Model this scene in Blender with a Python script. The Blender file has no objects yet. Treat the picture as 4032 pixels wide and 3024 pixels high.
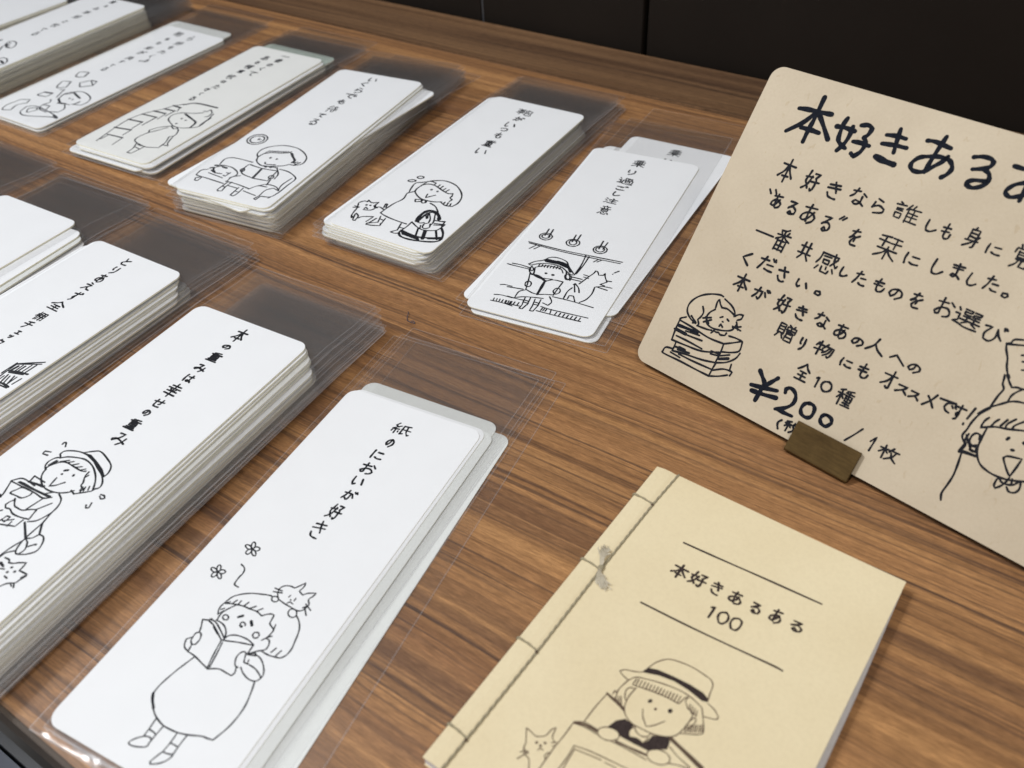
import bpy, bmesh, math, random
from mathutils import Vector, Matrix, Euler

# ------------------------------------------------------------------ camera, world, lights
# all lengths below are in millimetres; MM turns them into metres.  x runs along the table's
# back edge, y towards the wall, z = 0 is the table top.
MM = 0.001
sc = bpy.context.scene
COL = sc.collection

cam = bpy.data.cameras.new("camera")
cam_o = bpy.data.objects.new("camera", cam)
COL.objects.link(cam_o)
sc.camera = cam_o
cam.sensor_width = 36.0
cam.lens = 31.337
cam.clip_start = 0.01
cam.clip_end = 20.0
PITCH, ROLL, YAW = math.radians(42.3275), math.radians(3.5044), math.radians(36.0)
_f = Vector((0, math.cos(PITCH), -math.sin(PITCH)))
_x = Vector((1, 0, 0))
_d = _f.cross(_x)
_rx = _x * math.cos(ROLL) + _d * math.sin(ROLL)
_ry = -_x * math.sin(ROLL) + _d * math.cos(ROLL)
_m = Matrix((_rx, -_ry, -_f)).transposed().to_4x4()
cam_o.matrix_world = Matrix.Translation((0, 0, 231.77 * MM)) @ Matrix.Rotation(YAW, 4, 'Z') @ _m
cam.dof.use_dof = True
cam.dof.focus_distance = 0.36
cam.dof.aperture_fstop = 13.5

w = bpy.data.worlds.new("World")
sc.world = w
w.use_nodes = True
w.node_tree.nodes["Background"].inputs[0].default_value = (0.93, 0.96, 1.0, 1)
w.node_tree.nodes["Background"].inputs[1].default_value = 0.50

def area(name, loc, target, sx, sy, power, color):
    l = bpy.data.lights.new(name, 'AREA')
    l.shape = 'RECTANGLE'; l.size = sx; l.size_y = sy; l.energy = power; l.color = color
    o = bpy.data.objects.new(name, l)
    o.location = loc
    o.rotation_euler = (Vector(target) - Vector(loc)).to_track_quat('-Z', 'Y').to_euler()
    COL.objects.link(o)
    return o

area("ceiling_or_fill_lamp", (-0.80, -0.18, 1.35), (-0.25, 0.25, 0), 0.16, 0.16, 11.5, (0.93, 0.965, 1.0))
area("ceiling_or_fill_lamp", (-1.25, -0.45, 1.6), (-0.25, 0.25, 0), 0.2, 0.2, 9.5, (0.97, 0.98, 1.0))
area("ceiling_or_fill_lamp", (0.62, -0.62, 1.6), (-0.2, 0.25, 0), 0.35, 0.3, 11.0, (1.0, 0.91, 0.78))  # unseen warm fill, added to brighten the right sides of the stacks

sc.view_settings.view_transform = 'Standard'
sc.view_settings.look = 'None'
sc.view_settings.exposure = -0.03
sc.view_settings.gamma = 1.0
sc.cycles.transparent_max_bounces = 96
sc.cycles.max_bounces = 8
sc.cycles.glossy_bounces = 4
sc.cycles.use_denoising = True
sc.cycles.denoising_prefilter = 'ACCURATE'
sc.cycles.filter_width = 1.5

# ------------------------------------------------------------------ materials
def mat(name):
    m = bpy.data.materials.new(name)
    m.use_nodes = True
    nt = m.node_tree
    b = nt.nodes["Principled BSDF"]
    return m, nt, b

def N(nt, kind, **kw):
    n = nt.nodes.new(kind)
    for k, v in kw.items():
        setattr(n, k, v)
    return n

def mapping(nt, scale, rot=(0, 0, 0), src='Object', loc=(0, 0, 0)):
    tc = N(nt, 'ShaderNodeTexCoord')
    mp = N(nt, 'ShaderNodeMapping')
    mp.inputs['Scale'].default_value = scale
    mp.inputs['Rotation'].default_value = rot
    mp.inputs['Location'].default_value = loc
    nt.links.new(tc.outputs[src], mp.inputs[0])
    return mp

def noise(nt, vec, scale, detail=4, rough=0.55, dist=0.0):
    n = N(nt, 'ShaderNodeTexNoise')
    n.inputs['Scale'].default_value = scale
    n.inputs['Detail'].default_value = detail
    n.inputs['Roughness'].default_value = rough
    n.inputs['Distortion'].default_value = dist
    nt.links.new(vec, n.inputs['Vector'])
    return n

def ramp(nt, fac, stops):
    r = N(nt, 'ShaderNodeValToRGB')
    e = r.color_ramp.elements
    e[0].position, e[0].color = stops[0][0], (*stops[0][1], 1)
    e[1].position, e[1].color = stops[1][0], (*stops[1][1], 1)
    for p, c in stops[2:]:
        x = e.new(p); x.color = (*c, 1)
    nt.links.new(fac, r.inputs[0])
    return r

def mix(nt, a, b, fac, mode='MIX'):
    m = N(nt, 'ShaderNodeMix', data_type='RGBA', blend_type=mode)
    for sock, v in ((m.inputs[0], fac), (m.inputs[6], a), (m.inputs[7], b)):
        if isinstance(v, (int, float)):
            sock.default_value = v
        elif isinstance(v, tuple):
            sock.default_value = (*v, 1)
        else:
            nt.links.new(v, sock)
    return m.outputs[2]

def bump(nt, b, height, strength, distance):
    bp = N(nt, 'ShaderNodeBump')
    bp.inputs['Strength'].default_value = strength
    bp.inputs['Distance'].default_value = distance
    nt.links.new(height, bp.inputs['Height'])
    nt.links.new(bp.outputs[0], b.inputs['Normal'])

def wood(name, offset, light, mid, dark, contrast=1.0):
    """straight grained laminate: grain along x, fine dark lines gathered in bands"""
    m, nt, b = mat(name)
    L = nt.links
    mw = mapping(nt, (2.6, 7, 1), loc=offset)
    nw = noise(nt, mw.outputs[0], 3.0, 3)
    tc = N(nt, 'ShaderNodeTexCoord')
    sub = N(nt, 'ShaderNodeVectorMath', operation='SUBTRACT')
    L.new(nw.outputs['Color'], sub.inputs[0]); sub.inputs[1].default_value = (0.5, 0.5, 0.5)
    sca = N(nt, 'ShaderNodeVectorMath', operation='MULTIPLY')
    L.new(sub.outputs[0], sca.inputs[0]); sca.inputs[1].default_value = (0.0, 0.0045, 0.0)
    add = N(nt, 'ShaderNodeVectorMath', operation='ADD')
    L.new(tc.outputs['Object'], add.inputs[0]); L.new(sca.outputs[0], add.inputs[1])

    def stretch(sx, sy, off):
        mp = N(nt, 'ShaderNodeMapping')
        mp.inputs['Scale'].default_value = (sx, sy, 1)
        mp.inputs['Location'].default_value = (offset[0] + off, offset[1] + off * 1.7, 0)
        L.new(add.outputs[0], mp.inputs[0])
        return mp.outputs[0]
    def band(sx, sy, off, lo, hi, top=1.0, det=2, rough=0.5):
        n = noise(nt, stretch(sx, sy, off), 1.0, det, rough)
        return ramp(nt, n.outputs['Fac'], [(lo, (0, 0, 0)), (hi, (top,) * 3)]).outputs[0]
    broad = noise(nt, stretch(1.4, 48, 0.0), 1.0, 3, 0.55)
    base = ramp(nt, broad.outputs['Fac'], [(0.34, mid), (0.64, light)])
    medium = noise(nt, stretch(2.4, 150, 3.1), 1.0, 3, 0.6)
    r2 = ramp(nt, medium.outputs['Fac'], [(0.36, (0.70, 0.66, 0.64)), (0.60, (1.12, 1.11, 1.08))])
    c = mix(nt, base.outputs[0], r2.outputs[0], contrast, 'MULTIPLY')
    # wide soft dark figure
    c = mix(nt, c, tuple(0.55 * x + 0.45 * y for x, y in zip(dark, mid)), band(2.2, 85, 12.3, 0.53, 0.68, 0.6, 3))
    # crisp lines: denser inside the dark figure, ragged along their length
    mask = band(1.6, 45, 21.0, 0.38, 0.58, 1.0, 2)
    for sx, sy, off, lo, hi, top in ((2.4, 480, 7.7, 0.565, 0.63, 0.8), (3.6, 760, 31.0, 0.565, 0.64, 0.7), (4.0, 260, 44.0, 0.61, 0.665, 0.75)):
        l = band(sx, sy, off, lo, hi, top, 2, 0.55)
        l = mix(nt, (0, 0, 0), l, mask)
        c = mix(nt, c, dark, l)
    # light scratches of grain
    lt = band(6.0, 520, 61.0, 0.60, 0.70, 0.5, 2)
    c = mix(nt, c, tuple(min(1, x * 1.35) for x in light), lt)
    # short fibres and specks
    fib = noise(nt, stretch(170, 1900, 1.3), 1.0, 3, 0.75)
    r5 = ramp(nt, fib.outputs['Fac'], [(0.36, (0.62, 0.60, 0.58)), (0.52, (1.0, 1.0, 1.0)), (0.68, (1.5, 1.48, 1.42))])
    c = mix(nt, c, r5.outputs[0], 0.72, 'MULTIPLY')
    L.new(c, b.inputs['Base Color'])
    rr = N(nt, 'ShaderNodeMapRange'); L.new(fib.outputs['Fac'], rr.inputs[0])
    rr.inputs[3].default_value = 0.34; rr.inputs[4].default_value = 0.54
    L.new(rr.outputs[0], b.inputs['Roughness'])
    b.inputs['Specular IOR Level'].default_value = 0.5
    bump(nt, b, fib.outputs['Fac'], 0.25, 0.0001)
    return m

M = {}
M['wood'] = wood('wood_laminate', (0.3, 0.9, 0), (0.355, 0.184, 0.075), (0.240, 0.117, 0.052), (0.068, 0.036, 0.024))
M['rail'] = wood('wood_rail', (2.3, 4.2, 0), (0.165, 0.092, 0.046), (0.10, 0.054, 0.029), (0.030, 0.016, 0.011))

def plain(name, col, rough=0.6, spec=0.3, nscale=0, namp=0.06, bumpd=0, metal=0):
    m, nt, b = mat(name)
    b.inputs['Roughness'].default_value = rough
    b.inputs['Specular IOR Level'].default_value = spec
    b.inputs['Metallic'].default_value = metal
    if nscale:
        mp = mapping(nt, (1, 1, 1))
        n = noise(nt, mp.outputs[0], nscale, 5, 0.6)
        r = ramp(nt, n.outputs['Fac'], [(0.3, tuple(c * (1 - namp) for c in col)), (0.7, tuple(min(1, c * (1 + namp)) for c in col))])
        nt.links.new(r.outputs[0], b.inputs['Base Color'])
        if bumpd:
            bump(nt, b, n.outputs['Fac'], 0.3, bumpd)
    else:
        b.inputs['Base Color'].default_value = (*col, 1)
    return m

M['card'] = plain('white_card', (0.80, 0.81, 0.83), 0.55, 0.25, 60, 0.012)
M['mint'] = plain('mint_card', (0.50, 0.575, 0.52), 0.55, 0.25, 60, 0.02)
M['pale'] = plain('pale_card', (0.765, 0.785, 0.775), 0.55, 0.25, 60, 0.02)
M['cream_card'] = plain('cream_card', (0.765, 0.77, 0.755), 0.55, 0.25, 60, 0.02)
M['card_edge'] = plain('card_edge', (0.86, 0.82, 0.66), 0.7, 0.2, 900, 0.08)
M['ink'] = plain('marker_ink', (0.010, 0.011, 0.015), 0.7, 0.12)
M['ink_soft'] = plain('pen_ink', (0.035, 0.037, 0.044), 0.7, 0.12)
M['ink_navy'] = plain('broad_marker_ink', (0.007, 0.009, 0.015), 0.75, 0.10, 900, 0.5)
M['print_ink'] = plain('printed_ink', (0.035, 0.024, 0.022), 0.7, 0.2, 1500, 0.5)
M['print_line'] = plain('printed_line', (0.10, 0.066, 0.045), 0.7, 0.2)
M['thread'] = plain('linen_thread', (0.30, 0.26, 0.175), 0.9, 0.1, 1500, 0.2, 0.0001)
M['tuft'] = plain('frayed_linen', (0.56, 0.51, 0.41), 0.9, 0.1)
M['page'] = plain('page_paper', (0.62, 0.60, 0.60), 0.8, 0.2, 400, 0.05)
M['cabinet'] = plain('dark_panel', (0.0125, 0.009, 0.0068), 0.65, 0.12, 8, 0.15)
M['gap'] = plain('panel_gap', (0.002, 0.002, 0.002), 0.9, 0.05)
M['steel'] = plain('steel_strip', (0.06, 0.06, 0.065), 0.4, 0.5)
M['black'] = plain('black_edge', (0.006, 0.006, 0.008), 0.35, 0.5)
M['navy'] = plain('navy_strip', (0.012, 0.017, 0.035), 0.35, 0.5, 40, 0.4)
M['brownband'] = plain('edge_band', (0.055, 0.035, 0.02), 0.5, 0.4, 60, 0.2)
M['hair'] = plain('grey_fibre', (0.05, 0.055, 0.09), 0.6, 0.3)

def paper(name, c0, c1, spots, rough):
    m, nt, b = mat(name)
    mp = mapping(nt, (1, 1, 1))
    n1 = noise(nt, mp.outputs[0], 22, 4, 0.6)
    n2 = noise(nt, mp.outputs[0], 900, 3, 0.7)
    r = ramp(nt, n1.outputs['Fac'], [(0.3, c0), (0.7, c1)])
    r2 = ramp(nt, n2.outputs['Fac'], [(0.25, (0.92, 0.91, 0.90)), (0.6, (1, 1, 1))])
    c = mix(nt, r.outputs[0], r2.outputs[0], 0.7, 'MULTIPLY')
    # fibres / stains
    mp2 = mapping(nt, (1, 0.6, 1), (0, 0, 0.6))
    n3 = noise(nt, mp2.outputs[0], 420, 2, 0.5, 0.8)
    r3 = ramp(nt, n3.outputs['Fac'], [(spots, (1, 1, 1)), (spots + 0.08, (0.90, 0.86, 0.80))])
    c = mix(nt, c, r3.outputs[0], 0.8, 'MULTIPLY')
    nt.links.new(c, b.inputs['Base Color'])
    b.inputs['Roughness'].default_value = rough
    b.inputs['Specular IOR Level'].default_value = 0.25
    bump(nt, b, n2.outputs['Fac'], 0.15, 0.0001)
    return m
M['kraft'] = paper('kraft_board', (0.465, 0.385, 0.28), (0.535, 0.452, 0.335), 0.66, 0.6)
M['kraft_edge_shaded'] = plain('shaded_board_edge', (0.055, 0.030, 0.014), 0.8, 0.2, 300, 0.2)  # dark edge colour stands in for shade and shadow under the board
M['cream'] = paper('cream_cover', (0.69, 0.58, 0.375), (0.74, 0.635, 0.425), 0.74, 0.5)

def brass():
    m, nt, b = mat('aged_brass')
    mp = mapping(nt, (1, 1, 1))
    n = noise(nt, mp.outputs[0], 60, 5, 0.65)
    mp2 = mapping(nt, (0.15, 1, 1))
    n2 = noise(nt, mp2.outputs[0], 1400, 3, 0.6)
    r = ramp(nt, n.outputs['Fac'], [(0.3, (0.085, 0.05, 0.017)), (0.7, (0.155, 0.096, 0.034))])
    r2 = ramp(nt, n2.outputs['Fac'], [(0.3, (0.6, 0.6, 0.6)), (0.6, (1, 1, 1))])
    c = mix(nt, r.outputs[0], r2.outputs[0], 0.6, 'MULTIPLY')
    nt.links.new(c, b.inputs['Base Color'])
    b.inputs['Metallic'].default_value = 0.85
    b.inputs['Roughness'].default_value = 0.42
    bump(nt, b, n2.outputs['Fac'], 0.15, 0.0001)
    return m
M['brass'] = brass()

def film():
    m = bpy.data.materials.new('clear_film'); m.use_nodes = True
    nt = m.node_tree; nt.nodes.clear()
    out = N(nt, 'ShaderNodeOutputMaterial')
    tr = N(nt, 'ShaderNodeBsdfTransparent'); tr.inputs[0].default_value = (0.993, 0.992, 0.991, 1)
    gl = N(nt, 'ShaderNodeBsdfGlossy'); gl.inputs['Roughness'].default_value = 0.11
    df = N(nt, 'ShaderNodeBsdfDiffuse'); df.inputs[0].default_value = (0.75, 0.75, 0.77, 1)
    lw = N(nt, 'ShaderNodeLayerWeight'); lw.inputs[0].default_value = 0.5
    pw = N(nt, 'ShaderNodeMath', operation='POWER'); nt.links.new(lw.outputs['Facing'], pw.inputs[0]); pw.inputs[1].default_value = 4.5
    fr = N(nt, 'ShaderNodeMath', operation='MULTIPLY_ADD'); nt.links.new(pw.outputs[0], fr.inputs[0]); fr.inputs[1].default_value = 0.7; fr.inputs[2].default_value = 0.030
    mp = mapping(nt, (1, 0.4, 1))
    n = noise(nt, mp.outputs[0], 26, 1, 0.4)
    bp = N(nt, 'ShaderNodeBump'); bp.inputs['Strength'].default_value = 0.8; bp.inputs['Distance'].default_value = 0.0008
    nt.links.new(n.outputs['Fac'], bp.inputs['Height'])
    nt.links.new(bp.outputs[0], gl.inputs['Normal'])
    m1 = N(nt, 'ShaderNodeMixShader')
    nt.links.new(fr.outputs[0], m1.inputs[0]); nt.links.new(tr.outputs[0], m1.inputs[1]); nt.links.new(gl.outputs[0], m1.inputs[2])
    m2 = N(nt, 'ShaderNodeMixShader'); m2.inputs[0].default_value = 0.007
    nt.links.new(m1.outputs[0], m2.inputs[1]); nt.links.new(df.outputs[0], m2.inputs[2])
    nt.links.new(m2.outputs[0], out.inputs[0])
    return m
M['film'] = film()

def seam():
    m = bpy.data.materials.new('film_seam'); m.use_nodes = True
    nt = m.node_tree; nt.nodes.clear()
    out = N(nt, 'ShaderNodeOutputMaterial')
    tr = N(nt, 'ShaderNodeBsdfTransparent')
    gl = N(nt, 'ShaderNodeBsdfGlossy'); gl.inputs['Roughness'].default_value = 0.25
    df = N(nt, 'ShaderNodeBsdfDiffuse'); df.inputs[0].default_value = (0.7, 0.68, 0.7, 1)
    a = N(nt, 'ShaderNodeMixShader'); a.inputs[0].default_value = 0.5
    nt.links.new(gl.outputs[0], a.inputs[1]); nt.links.new(df.outputs[0], a.inputs[2])
    b = N(nt, 'ShaderNodeMixShader'); b.inputs[0].default_value = 0.26
    nt.links.new(tr.outputs[0], b.inputs[1]); nt.links.new(a.outputs[0], b.inputs[2])
    nt.links.new(b.outputs[0], out.inputs[0])
    return m
M['seam'] = seam()

# ------------------------------------------------------------------ helpers
def empty(name, loc, rz, label, cat, group=None):
    o = bpy.data.objects.new(name, None)
    COL.objects.link(o)
    o.empty_display_size = 0.01
    o.location = [v * MM for v in loc]
    o.rotation_euler = (0, 0, rz)
    o['label'] = label; o['category'] = cat
    if group: o['group'] = group
    return o

def mesh_obj(name, me, parent=None, kind=None):
    o = bpy.data.objects.new(name, me)
    COL.objects.link(o)
    if parent is not None: o.parent = parent
    if kind: o['kind'] = kind
    return o

def to_mesh(name, verts, faces, mats, smooth=False, midx=None):
    me = bpy.data.meshes.new(name)
    me.from_pydata([tuple(c * MM for c in v) for v in verts], [], faces)
    for m in mats: me.materials.append(m)
    if midx:
        for p, i in zip(me.polygons, midx): p.material_index = i
    if smooth:
        for p in me.polygons: p.use_smooth = True
    me.update()
    return me

def rrect(W, L, r, n=5, x0=0, y0=0):
    """rounded outline, x right, y = -down, corner at the origin"""
    pts = []
    for cx, cy, a0 in ((W - r, -r, 90), (W - r, -L + r, 0), (r, -L + r, -90), (r, -r, -180)):
        for i in range(n + 1):
            a = math.radians(a0 - 90 * i / n)
            pts.append((x0 + cx + r * math.cos(a), y0 + cy + r * math.sin(a)))
    return pts

def slab(name, outline, z0, z1, mats, bend=None):
    """extruded outline with a small chamfer; mats[0] faces, mats[1] sides"""
    n = len(outline)
    b = bend or (lambda x, y: 0.0)
    V = [(x, y, z1 + b(x, y)) for x, y in outline] + [(x, y, z0 + b(x, y)) for x, y in outline]
    F = [tuple(reversed(range(n))), tuple(range(n, 2 * n))]
    idx = [0, 0]
    for i in range(n):
        j = (i + 1) % n
        F.append((i, j, n + j, n + i)); idx.append(len(mats) - 1)
    return to_mesh(name, V, F, mats, midx=idx)

def box(name, x0, x1, y0, y1, z0, z1, m, parent=None, kind=None, bev=0.0):
    bm = bmesh.new()
    bmesh.ops.create_cube(bm, size=1)
    for v in bm.verts:
        v.co = Vector(((x0 + x1) / 2 + v.co.x * (x1 - x0), (y0 + y1) / 2 + v.co.y * (y1 - y0), (z0 + z1) / 2 + v.co.z * (z1 - z0))) * MM
    if bev:
        bmesh.ops.bevel(bm, geom=bm.edges[:], offset=bev * MM, segments=2, affect='EDGES')
    me = bpy.data.meshes.new(name); bm.to_mesh(me); bm.free()
    me.materials.append(m)
    return mesh_obj(name, me, parent, kind)

def smooth_line(P, closed=False):
    """Catmull-Rom through the points, kept sharp where the pen turned hard"""
    if len(P) < 3: return P
    def turn(a, b, c):
        u = (b[0] - a[0], b[1] - a[1]); v = (c[0] - b[0], c[1] - b[1])
        lu = math.hypot(*u); lv = math.hypot(*v)
        if lu < 1e-6 or lv < 1e-6: return 0
        return math.degrees(math.acos(max(-1, min(1, (u[0] * v[0] + u[1] * v[1]) / lu / lv))))
    closed = math.hypot(P[0][0] - P[-1][0], P[0][1] - P[-1][1]) < 1e-3 and len(P) > 4
    out = []
    n = len(P)
    corner = [False] * n
    for i in range(1, n - 1): corner[i] = turn(P[i - 1], P[i], P[i + 1]) > 62
    for i in range(n - 1):
        p1, p2 = P[i], P[i + 1]
        if i > 0 and not corner[i]: p0 = P[i - 1]
        elif i == 0 and closed: p0 = P[-2]
        else: p0 = (2 * p1[0] - p2[0], 2 * p1[1] - p2[1])
        if i + 2 < n and not corner[i + 1]: p3 = P[i + 2]
        elif i + 2 == n and closed: p3 = P[1]
        else: p3 = (2 * p2[0] - p1[0], 2 * p2[1] - p1[1])
        for k in range(4):
            t = k / 4.0
            out.append(tuple(0.5 * ((2 * p1[c]) + (-p0[c] + p2[c]) * t + (2 * p0[c] - 5 * p1[c] + 4 * p2[c] - p3[c]) * t * t
                             + (-p0[c] + 3 * p1[c] - 3 * p2[c] + p3[c]) * t ** 3) for c in (0, 1)))
    out.append(P[-1])
    return out

def decode(s):
    res = []
    for st in s.split(';'):
        if not st: continue
        wd, pts = st.split(':')
        res.append((int(wd) / 100.0, [tuple(int(a) / 20.0 for a in p.split(',')) for p in pts.split()]))
    return res

def ribbon(V, F, P, width, z, rnd):
    """flat pen stroke with round ends; slight pressure changes"""
    Q = [P[0]]
    for p in P[1:]:
        if math.hypot(p[0] - Q[-1][0], p[1] - Q[-1][1]) > width * 0.12: Q.append(p)
    if len(Q) == 1: Q.append((Q[0][0] + width * 0.2, Q[0][1]))
    n = len(Q); h = width / 2
    L = []; R_ = []
    ph = rnd.uniform(0, 6.28)
    for i in range(n):
        a = Q[max(0, i - 1)]; b = Q[min(n - 1, i + 1)]
        d = (b[0] - a[0], b[1] - a[1]); l = math.hypot(*d) or 1e-6
        nx, ny = -d[1] / l, d[0] / l
        hh = h * (1 + 0.13 * math.sin(ph + i * 0.9) + rnd.uniform(-.05, .05))
        L.append((Q[i][0] + nx * hh, Q[i][1] + ny * hh)); R_.append((Q[i][0] - nx * hh, Q[i][1] - ny * hh))
    def cap(c, frm, sign):
        a0 = math.atan2(frm[1] - c[1], frm[0] - c[0]); rr = math.hypot(frm[0] - c[0], frm[1] - c[1])
        return [(c[0] + rr * math.cos(a0 + sign * math.pi * k / 4), c[1] + rr * math.sin(a0 + sign * math.pi * k / 4)) for k in (1, 2, 3)]
    base = len(V)
    for a, b in zip(L, R_):
        V.append((a[0], -a[1], z)); V.append((b[0], -b[1], z))
    for i in range(n - 1):
        k = base + 2 * i
        F.append((k, k + 1, k + 3, k + 2))
    for c, a, ia, ib, sg in ((Q[0], L[0], base, base + 1, 1), (Q[-1], L[-1], base + 2 * n - 2, base + 2 * n - 1, -1)):
        ids = []
        for q in cap(c, a, sg):
            ids.append(len(V)); V.append((q[0], -q[1], z))
        F.append((ia, *ids, ib))

def ink_mesh(name, data, material, seed, z0=0.012, zstep=0.0003, clip=None, wmul=1.0):
    rnd = random.Random(seed)
    V, F = [], []
    z = z0
    for wd, P in decode(data):
        if wd == 0:
            base = len(V)
            for x, y in P: V.append((x, -y, z))
            F.append(tuple(range(base, base + len(P))))
        else:
            ribbon(V, F, smooth_line(P), wd * wmul, z, rnd)
        z += zstep
    me = to_mesh(name, V, F, [material])
    bm = bmesh.new(); bm.from_mesh(me)
    bmesh.ops.recalc_face_normals(bm, faces=bm.faces[:])
    for f in bm.faces:
        if f.normal.z < 0: f.normal_flip()
    if clip:
        for co, no in clip:
            g = bm.verts[:] + bm.edges[:] + bm.faces[:]
            bmesh.ops.bisect_plane(bm, geom=g, plane_co=[c * MM for c in co], plane_no=no, clear_outer=True)
    bm.to_mesh(me); bm.free()
    return me

def tube(name, P, r, m, parent=None, seg=6, smooth=True):
    V, F = [], []
    n = len(P)
    for i in range(n):
        a = Vector(P[max(0, i - 1)]); b = Vector(P[min(n - 1, i + 1)])
        d = (b - a).normalized()
        u = d.cross(Vector((0, 0, 1)))
        if u.length < 1e-3: u = d.cross(Vector((1, 0, 0)))
        u.normalize(); v = d.cross(u)
        rr = r[i] if isinstance(r, (list, tuple)) else r
        for k in range(seg):
            t = 2 * math.pi * k / seg
            V.append(tuple(Vector(P[i]) + (u * math.cos(t) + v * math.sin(t)) * rr))
    for i in range(n - 1):
        for k in range(seg):
            j = (k + 1) % seg
            F.append((i * seg + k, i * seg + j, (i + 1) * seg + j, (i + 1) * seg + k))
    F.append(tuple(reversed(range(seg)))); F.append(tuple(range((n - 1) * seg, n * seg)))
    me = to_mesh(name, V, F, [m], smooth=smooth)
    return mesh_obj(name, me, parent) if parent is not False else me

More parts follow.
